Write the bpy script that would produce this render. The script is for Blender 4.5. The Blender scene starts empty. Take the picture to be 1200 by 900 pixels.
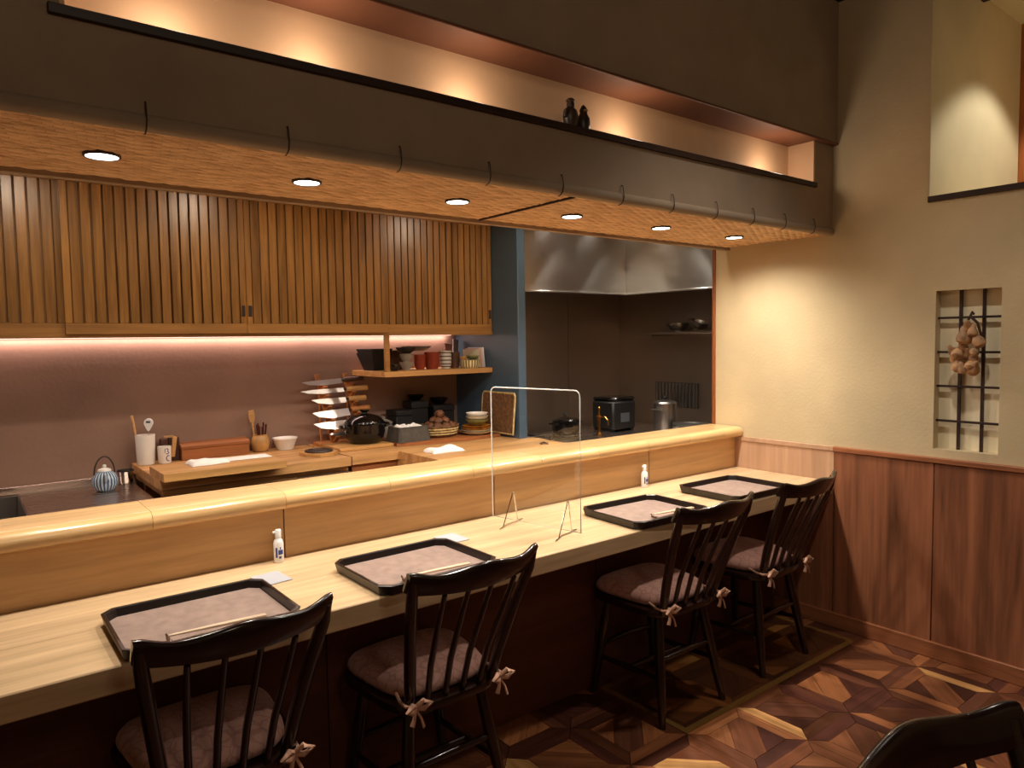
import bpy, bmesh, math, random
from mathutils import Matrix, Vector, Euler
random.seed(7)
S = bpy.context.scene
COL = S.collection
# ------------------------------------------------------------------ camera
R = [[0.7864620434, -0.0491080679, 0.6156832399],
     [-0.6174571093, -0.0383481410, 0.7856692296],
     [-0.0149723902, -0.9980570213, -0.0604814830]]
cam = bpy.data.cameras.new('camera'); camo = bpy.data.objects.new('camera', cam); COL.objects.link(camo)
cam.sensor_width = 36; cam.lens = 840 / 1200 * 36; cam.clip_start = 0.02
camo.matrix_world = Matrix([[R[i][0], -R[i][1], -R[i][2], (0, 0, 1.47)[i]] for i in range(3)] + [[0, 0, 0, 1]])
S.camera = camo
# ------------------------------------------------------------------ world and exposure
w = bpy.data.worlds.new('world'); S.world = w; w.use_nodes = True
w.node_tree.nodes['Background'].inputs[0].default_value = (0.5, 0.4, 0.3, 1)
w.node_tree.nodes['Background'].inputs[1].default_value = 0.0
S.view_settings.view_transform = 'Standard'; S.view_settings.look = 'None'
S.view_settings.gamma = 1; S.view_settings.use_curve_mapping = False
S.view_settings.exposure = 0.0
# ------------------------------------------------------------------ tuning of the lamps
E_DOWN = 50.0; C_DOWN = (1.0, 0.90, 0.77)
E_SLOT = 1.15; C_SLOT = (1.0, 0.80, 0.63)
E_LED = 6.5; C_LED = (1.0, 0.72, 0.63)
E_HOOD = 26.0; C_HOOD = (1.0, 0.92, 0.80)
E_NICHE = 28.0; C_NICHE = (1.0, 0.94, 0.80)
E_ROOM = 26.0; C_ROOM = (1.0, 0.84, 0.66)
E_AISLE = 70.0; E_KIT = 11.5; C_KIT = (1.0, 0.84, 0.64)

def point_light(name, loc, energy, color, radius=0.02):
    l = bpy.data.lights.new(name, 'POINT'); l.energy = energy; l.color = color; l.shadow_soft_size = radius
    o = bpy.data.objects.new(name, l); COL.objects.link(o); o.location = loc; return o

def spot_light(name, loc, energy, color, angle, blend, radius=0.02, rot=(0, 0, 0)):
    l = bpy.data.lights.new(name, 'SPOT'); l.energy = energy; l.color = color; l.shadow_soft_size = radius
    l.spot_size = math.radians(angle); l.spot_blend = blend
    o = bpy.data.objects.new(name, l); COL.objects.link(o); o.location = loc; o.rotation_euler = rot; return o

# added unseen fill light behind the picture, then the aisle lamp above it
point_light('dining_fill_offscreen', (.45, -1.25, 2.85), E_ROOM, C_ROOM, .25)
spot_light('aisle_downlight_offscreen', (2.45, 1.0, 3.06), E_AISLE, C_DOWN, 105, 0.8, .05)

# ------------------------------------------------------------------ helpers: colours and materials
def lin(c):
    return tuple((x / 255 / 12.92) if x / 255 <= 0.04045 else ((x / 255 + 0.055) / 1.055) ** 2.4 for x in c) + (1,)

MATS = {}
def base_mat(name):
    m = bpy.data.materials.new(name); m.use_nodes = True
    nt = m.node_tree; b = nt.nodes['Principled BSDF']; MATS[name] = m
    return m, nt, b

def N(nt, t, **kw):
    n = nt.nodes.new(t)
    for k, v in kw.items(): setattr(n, k, v)
    return n

def set_in(b, **kw):
    for k, v in kw.items():
        k = {'rough': 'Roughness', 'metal': 'Metallic', 'spec': 'Specular IOR Level', 'trans': 'Transmission Weight', 'coat': 'Coat Weight', 'ior': 'IOR', 'sheen': 'Sheen Weight', 'aniso': 'Anisotropic', 'sss': 'Subsurface Weight'}.get(k, k)
        b.inputs[k].default_value = v

def plain(name, c, rough=0.5, noise=0.0, nscale=8, bump=0.0, bscale=60, **kw):
    m, nt, b = base_mat(name); set_in(b, rough=rough, **kw)
    b.inputs['Base Color'].default_value = lin(c)
    tc = N(nt, 'ShaderNodeTexCoord')
    if noise:
        n = N(nt, 'ShaderNodeTexNoise'); n.inputs['Scale'].default_value = nscale; n.inputs['Detail'].default_value = 4
        nt.links.new(tc.outputs['Object'], n.inputs['Vector'])
        r = N(nt, 'ShaderNodeValToRGB')
        r.color_ramp.elements[0].position = 0.3; r.color_ramp.elements[1].position = 0.7
        r.color_ramp.elements[0].color = lin([max(0, x * (1 - noise)) for x in c])
        r.color_ramp.elements[1].color = lin([min(255, x * (1 + noise)) for x in c])
        nt.links.new(n.outputs['Fac'], r.inputs['Fac']); nt.links.new(r.outputs['Color'], b.inputs['Base Color'])
    if bump:
        n2 = N(nt, 'ShaderNodeTexNoise'); n2.inputs['Scale'].default_value = bscale; n2.inputs['Detail'].default_value = 5
        nt.links.new(tc.outputs['Object'], n2.inputs['Vector'])
        bp = N(nt, 'ShaderNodeBump'); bp.inputs['Strength'].default_value = bump; bp.inputs['Distance'].default_value = 0.004
        nt.links.new(n2.outputs['Fac'], bp.inputs['Height']); nt.links.new(bp.outputs['Normal'], b.inputs['Normal'])
    return m

def wood(name, c, axis='x', rough=0.45, contrast=0.28, scale=1.0, vary=0.12, by_color=False, streak=0.5, bump=0.06, **kw):
    """straight-grained wood: noise stretched along one object axis; every object shifted by its own random value"""
    m, nt, b = base_mat(name); set_in(b, rough=rough, **kw)
    tc = N(nt, 'ShaderNodeTexCoord'); oi = N(nt, 'ShaderNodeObjectInfo')
    add = N(nt, 'ShaderNodeVectorMath', operation='ADD')
    sc = N(nt, 'ShaderNodeVectorMath', operation='SCALE'); sc.inputs['Scale'].default_value = 13.7
    cmb = N(nt, 'ShaderNodeCombineXYZ')
    for k in range(3): nt.links.new(oi.outputs['Random'], cmb.inputs[k])
    nt.links.new(cmb.outputs[0], sc.inputs[0])
    nt.links.new(tc.outputs['Object'], add.inputs[0]); nt.links.new(sc.outputs[0], add.inputs[1])
    mp = N(nt, 'ShaderNodeMapping')
    s = {'x': (1.6, 26, 26), 'y': (26, 1.6, 26), 'z': (26, 26, 1.6)}[axis]
    mp.inputs['Scale'].default_value = tuple(q * scale for q in s)
    nt.links.new(add.outputs[0], mp.inputs['Vector'])
    n1 = N(nt, 'ShaderNodeTexNoise'); n1.inputs['Scale'].default_value = 1.0; n1.inputs['Detail'].default_value = 5; n1.inputs['Distortion'].default_value = 0.8
    nt.links.new(mp.outputs[0], n1.inputs['Vector'])
    n2 = N(nt, 'ShaderNodeTexNoise'); n2.inputs['Scale'].default_value = 5.0; n2.inputs['Detail'].default_value = 3
    nt.links.new(mp.outputs[0], n2.inputs['Vector'])
    mx = N(nt, 'ShaderNodeMix', data_type='FLOAT'); mx.inputs[0].default_value = streak * 0.6
    nt.links.new(n1.outputs['Fac'], mx.inputs[2]); nt.links.new(n2.outputs['Fac'], mx.inputs[3])
    r = N(nt, 'ShaderNodeValToRGB'); r.color_ramp.elements[0].position = 0.32; r.color_ramp.elements[1].position = 0.68
    if by_color: c = (255, 255, 255)
    lo = [max(0, x * (1 - contrast)) for x in c]; lo = [lo[0], lo[1] * (1 - contrast * .15), lo[2] * (1 - contrast * .3)]
    r.color_ramp.elements[0].color = lin(lo); r.color_ramp.elements[1].color = lin([min(255, x * (1 + contrast * 0.35)) for x in c])
    nt.links.new(mx.outputs[0], r.inputs['Fac'])
    out = r.outputs['Color']
    if by_color:
        mm = N(nt, 'ShaderNodeMix', data_type='RGBA', blend_type='MULTIPLY'); mm.inputs[0].default_value = 1
        nt.links.new(out, mm.inputs[6]); nt.links.new(oi.outputs['Color'], mm.inputs[7]); out = mm.outputs[2]
    hs = N(nt, 'ShaderNodeHueSaturation'); mr = N(nt, 'ShaderNodeMapRange')
    mr.inputs['To Min'].default_value = 1 - vary; mr.inputs['To Max'].default_value = 1 + vary
    nt.links.new(oi.outputs['Random'], mr.inputs['Value']); nt.links.new(mr.outputs[0], hs.inputs['Value'])
    nt.links.new(out, hs.inputs['Color']); nt.links.new(hs.outputs[0], b.inputs['Base Color'])
    if bump:
        bp = N(nt, 'ShaderNodeBump'); bp.inputs['Strength'].default_value = bump; bp.inputs['Distance'].default_value = 0.003
        nt.links.new(mx.outputs[0], bp.inputs['Height']); nt.links.new(bp.outputs['Normal'], b.inputs['Normal'])
    return m

def emis(name, c, strength):
    m, nt, b = base_mat(name); b.inputs['Base Color'].default_value = (0.8, 0.8, 0.8, 1)
    b.inputs['Emission Color'].default_value = tuple(c) + (1,); b.inputs['Emission Strength'].default_value = strength
    return m

def thin_clear(name, tint, gloss=0.06, rough=0.02, diffuse=0.0, dcol=(200, 200, 200)):
    m = bpy.data.materials.new(name); m.use_nodes = True; nt = m.node_tree; nt.nodes.clear(); MATS[name] = m
    o = N(nt, 'ShaderNodeOutputMaterial'); tr = N(nt, 'ShaderNodeBsdfTransparent'); tr.inputs[0].default_value = tint
    g = N(nt, 'ShaderNodeBsdfGlossy'); g.inputs['Roughness'].default_value = rough
    fr = N(nt, 'ShaderNodeLayerWeight'); fr.inputs[0].default_value = 0.5
    pw = N(nt, 'ShaderNodeMath', operation='POWER'); pw.inputs[1].default_value = 4.0; nt.links.new(fr.outputs['Facing'], pw.inputs[0])
    ml = N(nt, 'ShaderNodeMath', operation='MULTIPLY_ADD', use_clamp=True); ml.inputs[1].default_value = 0.6; ml.inputs[2].default_value = gloss
    mx = N(nt, 'ShaderNodeMixShader')
    nt.links.new(pw.outputs[0], ml.inputs[0]); nt.links.new(ml.outputs[0], mx.inputs[0]); nt.links.new(tr.outputs[0], mx.inputs[1]); nt.links.new(g.outputs[0], mx.inputs[2])
    last = mx
    if diffuse:
        d = N(nt, 'ShaderNodeBsdfDiffuse'); d.inputs[0].default_value = lin(dcol)
        m2 = N(nt, 'ShaderNodeMixShader'); m2.inputs[0].default_value = diffuse
        nt.links.new(mx.outputs[0], m2.inputs[1]); nt.links.new(d.outputs[0], m2.inputs[2]); last = m2
    nt.links.new(last.outputs[0], o.inputs[0]); return m

def steel(name, c=(170, 168, 165), rough=0.28, axis='z', amount=0.12):
    m, nt, b = base_mat(name); set_in(b, metal=1.0, rough=rough)
    b.inputs['Base Color'].default_value = lin(c)
    tc = N(nt, 'ShaderNodeTexCoord'); mp = N(nt, 'ShaderNodeMapping')
    mp.inputs['Scale'].default_value = {'x': (2, 160, 160), 'y': (160, 2, 160), 'z': (160, 160, 2)}[axis]
    n = N(nt, 'ShaderNodeTexNoise'); n.inputs['Scale'].default_value = 1; n.inputs['Detail'].default_value = 3
    nt.links.new(tc.outputs['Object'], mp.inputs[0]); nt.links.new(mp.outputs[0], n.inputs['Vector'])
    mr = N(nt, 'ShaderNodeMapRange'); mr.inputs['To Min'].default_value = rough - amount * .6; mr.inputs['To Max'].default_value = rough + amount
    nt.links.new(n.outputs['Fac'], mr.inputs[0]); nt.links.new(mr.outputs[0], b.inputs['Roughness'])
    bp = N(nt, 'ShaderNodeBump'); bp.inputs['Strength'].default_value = 0.08; bp.inputs['Distance'].default_value = 0.002
    n3 = N(nt, 'ShaderNodeTexNoise'); n3.inputs['Scale'].default_value = 5
    nt.links.new(tc.outputs['Object'], n3.inputs['Vector'])
    nt.links.new(n3.outputs['Fac'], bp.inputs['Height']); nt.links.new(bp.outputs['Normal'], b.inputs['Normal'])
    return m

# ------------------------------------------------------------------ helpers: meshes
class MB:
    def __init__(s): s.v = []; s.f = []; s.M = Matrix.Identity(4)
    def add(s, vs, fs):
        o = len(s.v)
        s.v += [tuple(s.M @ Vector(p)) for p in vs]; s.f += [tuple(i + o for i in q) for q in fs]; return s
    def box(s, x0, x1, y0, y1, z0, z1, bv=0.0):
        if bv:
            xs = (x0, x1); ys = (y0, y1); zs = (z0, z1); vs = []; ix = {}
            for i in (0, 1):
                for j in (0, 1):
                    for k in (0, 1):
                        d = [(-1, 1)[1 - q] * bv for q in (i, j, k)]
                        p = (xs[i], ys[j], zs[k])
                        for ax in range(3):   # vertex lying on the face normal to ax
                            ix[(i, j, k, ax)] = len(vs)
                            vs.append(tuple(p[q] if q == ax else p[q] + d[q] for q in range(3)))
            fs = []
            for ax in range(3):
                for sgn in (0, 1):
                    o = [q for q in range(3) if q != ax]
                    loop = []
                    for a, b in ((0, 0), (1, 0), (1, 1), (0, 1)):
                        t = [0, 0, 0]; t[ax] = sgn; t[o[0]] = a; t[o[1]] = b; loop.append(ix[tuple(t) + (ax,)])
                    flip = (sgn == 0) ^ (ax == 1)
                    fs.append(loop[::-1] if flip else loop)
            for ax in range(3):
                o = [q for q in range(3) if q != ax]
                for a in (0, 1):
                    for b in (0, 1):
                        t0 = [0, 0, 0]; t0[o[0]] = a; t0[o[1]] = b; t1 = list(t0); t1[ax] = 1
                        fs.append([ix[tuple(t0) + (o[0],)], ix[tuple(t1) + (o[0],)], ix[tuple(t1) + (o[1],)], ix[tuple(t0) + (o[1],)]])
            for i in (0, 1):
                for j in (0, 1):
                    for k in (0, 1): fs.append([ix[(i, j, k, q)] for q in range(3)])
            return s.add(vs, fs)
        vs = [(x, y, z) for x in (x0, x1) for y in (y0, y1) for z in (z0, z1)]
        return s.add(vs, [(0, 1, 3, 2), (4, 6, 7, 5), (0, 4, 5, 1), (2, 3, 7, 6), (0, 2, 6, 4), (1, 5, 7, 3)])
    def loft(s, rings, closed=False, caps=True):
        n = len(rings[0]); vs = [p for r in rings for p in r]; fs = []
        m = len(rings)
        for i in range(m if closed else m - 1):
            a = i * n; b = ((i + 1) % m) * n
            for j in range(n):
                k = (j + 1) % n; fs.append((a + j, a + k, b + k, b + j))
        if caps and not closed:
            fs.append(tuple(range(n))[::-1]); fs.append(tuple(range((m - 1) * n, m * n)))
        return s.add(vs, fs)
    def tube(s, pts, rad, n=10, caps=True, closed=False, flat=1.0):
        pts = [Vector(p) for p in pts]
        if not isinstance(rad, (list, tuple)): rad = [rad] * len(pts)
        rings = []; ref = None; m = len(pts)
        for i, p in enumerate(pts):
            if closed: t = pts[(i + 1) % m] - pts[i - 1]
            else: t = pts[min(i + 1, m - 1)] - pts[max(i - 1, 0)]
            t.normalize()
            if ref is None: ref = Vector((0, 0, 1)) if abs(t.z) < 0.9 else Vector((1, 0, 0))
            u = (ref - t * ref.dot(t)).normalized(); v = t.cross(u); ref = u
            rings.append([p + (u * math.cos(a) * flat + v * math.sin(a)) * rad[i] for a in [2 * math.pi * j / n for j in range(n)]])
        return s.loft(rings, closed, caps)
    def lathe(s, prof, c=(0, 0, 0), n=24, sx=1.0, sy=1.0):
        rings = [[(c[0] + r * math.cos(2 * math.pi * j / n) * sx, c[1] + r * math.sin(2 * math.pi * j / n) * sy, c[2] + z) for j in range(n)] for r, z in prof]
        return s.loft(rings, caps=True)
    def ring(s, prof, c=(0, 0, 0), n=24):
        rings = [[(c[0] + r * math.cos(2 * math.pi * j / n), c[1] + r * math.sin(2 * math.pi * j / n), c[2] + z) for j in range(n)] for r, z in prof]
        return s.loft(rings, closed=True, caps=False)
    def prism(s, poly, z0, z1):
        return s.loft([[(x, y, z0) for x, y in poly], [(x, y, z1) for x, y in poly]])
    def height(s, nx, ny, fn, th=0.004):
        vs = []; fs = []
        for lay in (0, 1):
            for i in range(nx):
                for j in range(ny):
                    p = fn(i / (nx - 1), j / (ny - 1)); vs.append((p[0], p[1], p[2] - (th if lay else 0)))
        k = nx * ny
        for i in range(nx - 1):
            for j in range(ny - 1):
                a = i * ny + j; q = (a, a + ny, a + ny + 1, a + 1)
                fs.append(q); fs.append(tuple(k + t for t in q[::-1]))
        edge = [i * ny for i in range(nx)] + [(nx - 1) * ny + j for j in range(1, ny)] + [i * ny + ny - 1 for i in range(nx - 2, -1, -1)] + [j for j in range(ny - 2, 0, -1)]
        for a, b in zip(edge, edge[1:] + edge[:1]): fs.append((a, k + a, k + b, b))
        return s.add(vs, fs)
    def mesh(s, name, mat, angle=38):
        me = bpy.data.meshes.new(name); me.from_pydata(s.v, [], s.f)
        bm = bmesh.new(); bm.from_mesh(me); bmesh.ops.recalc_face_normals(bm, faces=bm.faces); bm.to_mesh(me); bm.free()
        me.polygons.foreach_set('use_smooth', [True] * len(me.polygons))
        me.set_sharp_from_angle(angle=math.radians(angle))
        if mat: me.materials.append(MATS[mat])
        return me
    def build(s, name, mat, parent=None, angle=38, loc=None):
        o = bpy.data.objects.new(name, s.mesh(name, mat, angle)); COL.objects.link(o)
        if loc: o.location = loc
        if parent: o.parent = parent
        return o

def tag(o, label, cat=None, group=None, kind=None):
    if label: o['label'] = label
    if cat: o['category'] = cat
    if group: o['group'] = group
    if kind: o['kind'] = kind
    return o
def thing(name, label, cat, loc=(0, 0, 0), rz=0, group=None, kind=None):
    o = bpy.data.objects.new(name, None); COL.objects.link(o); o.empty_display_size = 0.05
    o.location = loc; o.rotation_euler = (0, 0, rz)
    return tag(o, label, cat, group, kind)
def struct(name, mb, mat, label, cat='wall', angle=38):
    return tag(mb.build(name, mat, None, angle), label, cat, None, 'structure')
def copy_tree(o, parent=None):
    c = o.copy(); COL.objects.link(c); c.parent = parent
    for ch in o.children[:]: copy_tree(ch, c)
    return c
def rot(ax, deg): return Matrix.Rotation(math.radians(deg), 4, ax)
def T(x, y, z): return Matrix.Translation((x, y, z))
def B(*a, **k): return MB().box(*a, **k)

# ------------------------------------------------------------------ materials
plain('plaster_dark', (160, 140, 118), 0.9, 0.06, 3, 0.25, 90)
plain('plaster_beige', (204, 185, 148), 0.9, 0.05, 2.5, 0.3, 70)
plain('plaster_brown', (142, 112, 96), 0.75, 0.06, 3, 0.2, 60)
plain('paint_blue', (70, 92, 112), 0.45, 0.04, 3, 0.05)
plain('ceiling_dark', (40, 30, 24), 0.9, 0.1, 4)
plain('copper_board', (120, 74, 50), 0.5, 0.08, 4)
plain('slot_cream', (214, 174, 134), 0.6, 0.05, 3)
plain('dark_trim', (48, 28, 20), 0.5, 0.1, 20)
wood('wood_counter', (216, 186, 146), 'x', 0.34, 0.16, 0.6, 0.03)
wood('wood_bar', (220, 182, 128), 'x', 0.25, 0.14, 0.7, 0.03, coat=0.3)
wood('wood_bar_panel', (208, 168, 120), 'x', 0.45, 0.12, 0.7, 0.04)
wood('wood_slat', (148, 108, 60), 'z', 0.26, 0.30, 0.9, 0.16)
wood('wood_frame', (162, 117, 62), 'x', 0.38, 0.2, 0.8, 0.05)
wood('wood_back', (132, 94, 52), 'z', 0.6, 0.2)
wood('wood_wainscot', (150, 94, 64), 'z', 0.45, 0.34, 0.5, 0.04)
wood('wood_splash', (196, 158, 128), 'z', 0.45, 0.12, 0.5, 0.03)
wood('wood_cap', (150, 92, 58), 'y', 0.45, 0.2)
wood('wood_red', (160, 90, 44), 'z', 0.45, 0.2)
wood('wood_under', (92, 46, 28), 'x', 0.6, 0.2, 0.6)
wood('wood_bench', (200, 152, 96), 'x', 0.5, 0.26, 0.8, 0.06)
wood('wood_board', (196, 148, 88), 'x', 0.5, 0.18, 0.8, 0.04)
wood('wood_box', (150, 92, 50), 'x', 0.5, 0.3, 0.8)
wood('wood_rack', (188, 122, 66), 'z', 0.5, 0.2)
wood('wood_handle', (206, 160, 104), 'x', 0.5, 0.15)
wood('chopstick_wood', (232, 204, 172), 'x', 0.5, 0.08); wood('wood_dark', (74, 40, 26), 'x', 0.5, 0.3)
wood('parquet', (255, 255, 255), 'x', 0.33, 0.30, 1.2, 0.10, by_color=True)
wood('chair_wood', (40, 22, 18), 'x', 0.20, 0.3, 1, 0.05, bump=0.02, coat=0.25)
plain('lacquer', (30, 22, 20), 0.28, 0.1, 10)
plain('liner', (148, 126, 116), 0.55, 0.08, 30, 0.15, 200)
plain('white_ceramic', (232, 228, 222), 0.25)
plain('white_cloth', (238, 236, 234), 0.9, 0.02, 20, 0.2, 120)
plain('white_plastic', (236, 238, 242), 0.35)
plain('blue_print', (48, 74, 150), 0.5)
plain('black_glaze', (14, 12, 12), 0.12)
plain('black_matte', (20, 18, 18), 0.55)
plain('grey_stone', (74, 68, 62), 0.7, 0.15, 30, 0.3, 90)
plain('grey_ceramic', (140, 132, 120), 0.4, 0.1, 20)
plain('brown_glaze', (88, 62, 46), 0.35, 0.15, 30)
plain('red_glaze', (128, 46, 28), 0.3, 0.1, 20)
plain('dark_red', (70, 18, 18), 0.3)
plain('tan_ceramic', (184, 140, 84), 0.4, 0.1, 20)
plain('cream_ceramic', (214, 204, 176), 0.35, 0.04, 20)
plain('green_glaze', (132, 132, 84), 0.35, 0.1, 20)
plain('ochre', (186, 126, 44), 0.6, 0.2, 30)
plain('straw', (188, 164, 110), 0.7, 0.2, 60, 0.3, 200)
plain('wicker', (104, 72, 44), 0.7, 0.3, 60, 0.4, 160)
plain('mushroom_cap', (96, 58, 34), 0.6, 0.3, 25)
plain('mushroom_stem', (214, 190, 150), 0.7, 0.1, 25)
plain('gourd', (166, 128, 92), 0.6, 0.28, 18, 0.4, 60)
plain('cord', (62, 40, 26), 0.8, 0.2, 60)
plain('pink_paper', (226, 186, 170), 0.7)
plain('grey_card', (176, 178, 186), 0.5)
plain('iron', (46, 34, 28), 0.45)
plain('brass', (190, 140, 70), 0.25, metal=1.0)
plain('window_pane', (238, 226, 192), 0.6, 0.03, 4)
plain('niche_paint', (222, 208, 172), 0.85, 0.03, 3)
plain('statuette', (58, 44, 34), 0.4, 0.4, 40)
plain('grey_panel', (78, 82, 88), 0.35)
plain('twine', (196, 150, 124), 0.8, 0.1, 60)
steel('steel'); steel('steel_wall', (168, 154, 142), 0.42, 'z', 0.08); steel('steel_hood', (190, 186, 180), 0.34, 'x', 0.06)
for nm in ('steel_hood',):
    nt = MATS[nm].node_tree; tg = N(nt, 'ShaderNodeTangent', direction_type='RADIAL', axis='Z'); bs = nt.nodes['Principled BSDF']; nt.links.new(tg.outputs[0], bs.inputs['Tangent']); bs.inputs['Anisotropic'].default_value = .8; bs.inputs['Anisotropic Rotation'].default_value = .25
steel('blade', (226, 226, 228), 0.34, 'x', 0.06); steel('steel_top', (188, 172, 162), 0.26, 'x', 0.1); steel('chrome', (220, 220, 220), 0.08, 'z', 0.02)
emis('lens_glow', (1.0, 0.95, 0.88), 14.0)
emis('led_glow', C_LED, 6.0)
thin_clear('acrylic', (0.97, 0.98, 0.98, 1), 0.05)
thin_clear('clear_mat', (0.95, 0.91, 0.84, 1), 0.04, 0.25, 0.03, (150, 110, 60)); thin_clear('mat_edge', (0.90, 0.82, 0.66, 1), 0.06, 0.25, 0.30, (168, 126, 70))
thin_clear('acrylic_edge', (0.9, 0.92, 0.92, 1), 0.2, 0.1, 0.75, (236, 238, 236))

# striped glazes
def striped(name, c0, c1, freq, axis='ANGLE', rough=0.25):
    m, nt, b = base_mat(name); set_in(b, rough=rough)
    tc = N(nt, 'ShaderNodeTexCoord'); sp = N(nt, 'ShaderNodeSeparateXYZ'); nt.links.new(tc.outputs['Object'], sp.inputs[0])
    if axis == 'ANGLE':
        a = N(nt, 'ShaderNodeMath', operation='ARCTAN2'); nt.links.new(sp.outputs[1], a.inputs[0]); nt.links.new(sp.outputs[0], a.inputs[1]); src = a.outputs[0]
    else: src = sp.outputs['XYZ'.index(axis)]
    ml = N(nt, 'ShaderNodeMath', operation='MULTIPLY'); ml.inputs[1].default_value = freq; nt.links.new(src, ml.inputs[0])
    sn = N(nt, 'ShaderNodeMath', operation='SINE'); nt.links.new(ml.outputs[0], sn.inputs[0])
    r = N(nt, 'ShaderNodeValToRGB'); r.color_ramp.elements[0].position = 0.3; r.color_ramp.elements[1].position = 0.6
    r.color_ramp.elements[0].color = lin(c0); r.color_ramp.elements[1].color = lin(c1)
    mr = N(nt, 'ShaderNodeMapRange'); mr.inputs['From Min'].default_value = -1
    nt.links.new(sn.outputs[0], mr.inputs[0]); nt.links.new(mr.outputs[0], r.inputs[0]); nt.links.new(r.outputs[0], b.inputs['Base Color'])
    return m
striped('blue_stripe', (60, 84, 118), (176, 196, 212), 22)
striped('grey_stripe', (90, 80, 76), (206, 200, 192), 420, 'Z')
striped('basket_stripe', (120, 96, 50), (214, 204, 160), 20)

# brocade for the seat cushions
m, nt, b = base_mat('brocade'); set_in(b, rough=0.7, sheen=0.3)
tc = N(nt, 'ShaderNodeTexCoord'); vo = N(nt, 'ShaderNodeTexVoronoi', feature='DISTANCE_TO_EDGE'); vo.inputs['Scale'].default_value = 30
nz = N(nt, 'ShaderNodeTexNoise'); nz.inputs['Scale'].default_value = 9
mv = N(nt, 'ShaderNodeMix', data_type='VECTOR'); mv.inputs[0].default_value = 0.12
nt.links.new(tc.outputs['Object'], nz.inputs['Vector']); nt.links.new(tc.outputs['Object'], mv.inputs[4]); nt.links.new(nz.outputs['Color'], mv.inputs[5])
nt.links.new(mv.outputs[1], vo.inputs['Vector'])
r = N(nt, 'ShaderNodeValToRGB'); r.color_ramp.elements[0].position = 0.02; r.color_ramp.elements[1].position = 0.10
r.color_ramp.elements[0].color = lin((176, 126, 112)); r.color_ramp.elements[1].color = lin((202, 152, 138))
nt.links.new(vo.outputs['Distance'], r.inputs[0]); nt.links.new(r.outputs[0], b.inputs['Base Color'])
# woven strips: colour attribute gives every strip its own tone
m, nt, b = base_mat('woven'); set_in(b, rough=0.6)
at = N(nt, 'ShaderNodeAttribute'); at.attribute_name = 'tone'
r = N(nt, 'ShaderNodeValToRGB'); r.color_ramp.elements[0].color = lin((202, 158, 112)); r.color_ramp.elements[1].color = lin((242, 204, 156))
nt.links.new(at.outputs['Fac'], r.inputs[0]); nt.links.new(r.outputs[0], b.inputs['Base Color'])

XW = 3.472; ZC = 0.742; CZ = 3.08
# ================================================================== THE SETTING
# ---- floor: 305 mm parquet panels: a mitred frame of four strips round a diagonal strip and two triangles
fl = struct('floor', B(-1.62, 4.05, -2.52, 3.80, -0.06, -0.012), 'dark_trim', 'patterned parquet floor of mixed brown woods', 'floor')
TS = 0.305; FW = 0.052; GX = 1.783 - 12 * TS; GY = 1.643 - 14 * TS
def inset(poly, d=0.0011):
    cx = sum(p[0] for p in poly) / len(poly); cy = sum(p[1] for p in poly) / len(poly)
    out = []
    for x, y in poly:
        l = math.hypot(x - cx, y - cy); out.append((x - (x - cx) / l * d * 1.6, y - (y - cy) / l * d * 1.6))
    return out
h = TS / 2; q = h - FW; dw = 0.075
shapes = {'frame': [(-h, -h), (h, -h), (q, -q), (-q, -q)],
          'band': [(-q, -q), (-q + dw, -q), (q, q - dw), (q, q), (q - dw, q), (-q, -q + dw)],
          'tri1': [(-q + dw, -q), (q, -q), (q, q - dw)],
          'tri2': [(-q, -q + dw), (q - dw, q), (-q, q)]}
PAL = [(74, 40, 28), (98, 56, 36), (122, 72, 46), (142, 88, 56), (166, 106, 66), (206, 154, 96), (110, 66, 48), (88, 48, 38)]
PW = [4, 5, 5, 5, 3.4, 1.5, 3, 3]
piece_mesh = {}
for k, poly in shapes.items():
    p = inset(poly)
    if k != 'frame':   # lay the strip along local x so that the grain follows it
        c45 = math.cos(-math.pi / 4); s45 = math.sin(-math.pi / 4)
        p = [(x * c45 - y * s45, x * s45 + y * c45) for x, y in p]
    piece_mesh[k] = MB().prism(p, -0.014, 0.0).mesh('parquet_piece', 'parquet', 20)
tiles = []
for i in range(-1, 18):
    for j in range(-1, 17):
        cx = GX + (i + .5) * TS; cy = GY + (j + .5) * TS
        if -1.55 < cx - h + .3 and cx + h < XW + 0.25 and cy - h < 2.14 and cy > -2.35: tiles.append((cx, cy, i, j))
def in_view(cx, cy):
    return cx > 1.2 and cy > 0.55 and (cx * 0.786 - cy * 0.617) / (cx * 0.616 + cy * 0.786) < 0.80 and cx - h < XW - 0.02 and cy + .9 * cx > 2.6
near = sorted([t for t in tiles if in_view(t[0], t[1])], key=lambda t: math.hypot(t[0] - 2.4, t[1] - 1.3))[:42]
far_mb = MB(); rng = random.Random(11); count = 0; far_tone = []
for cx, cy, i, j in tiles:
    turn = ((i + j) % 2) * 90 + (180 if rng.random() < .5 else 0)
    is_near = (cx, cy, i, j) in near
    pieces = [('frame', 90 * k) for k in range(4)] + [(n, turn + 45) for n in ('band', 'tri1', 'tri2')]
    for n, a in pieces:
        c = rng.choices(PAL, PW)[0]; kx = rng.uniform(1.02, 1.26)
        if is_near:
            o = bpy.data.objects.new('parquet_piece', piece_mesh[n]); COL.objects.link(o); o.parent = fl
            o.location = (cx, cy, rng.uniform(-.0006, .0004)); o.rotation_euler = (0, 0, math.radians(a))
            o.color = tuple(min(1, t * kx) for t in lin(c)[:3]) + (1,); count += 1
        else:
            far_mb.M = T(cx, cy, 0) @ rot('Z', a)
            poly = inset(shapes[n]) if n == 'frame' else [(v.co.x, v.co.y) for v in list(piece_mesh[n].vertices)[:len(shapes[n])]]
            far_mb.prism(poly, -0.014, 0.0)
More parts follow.
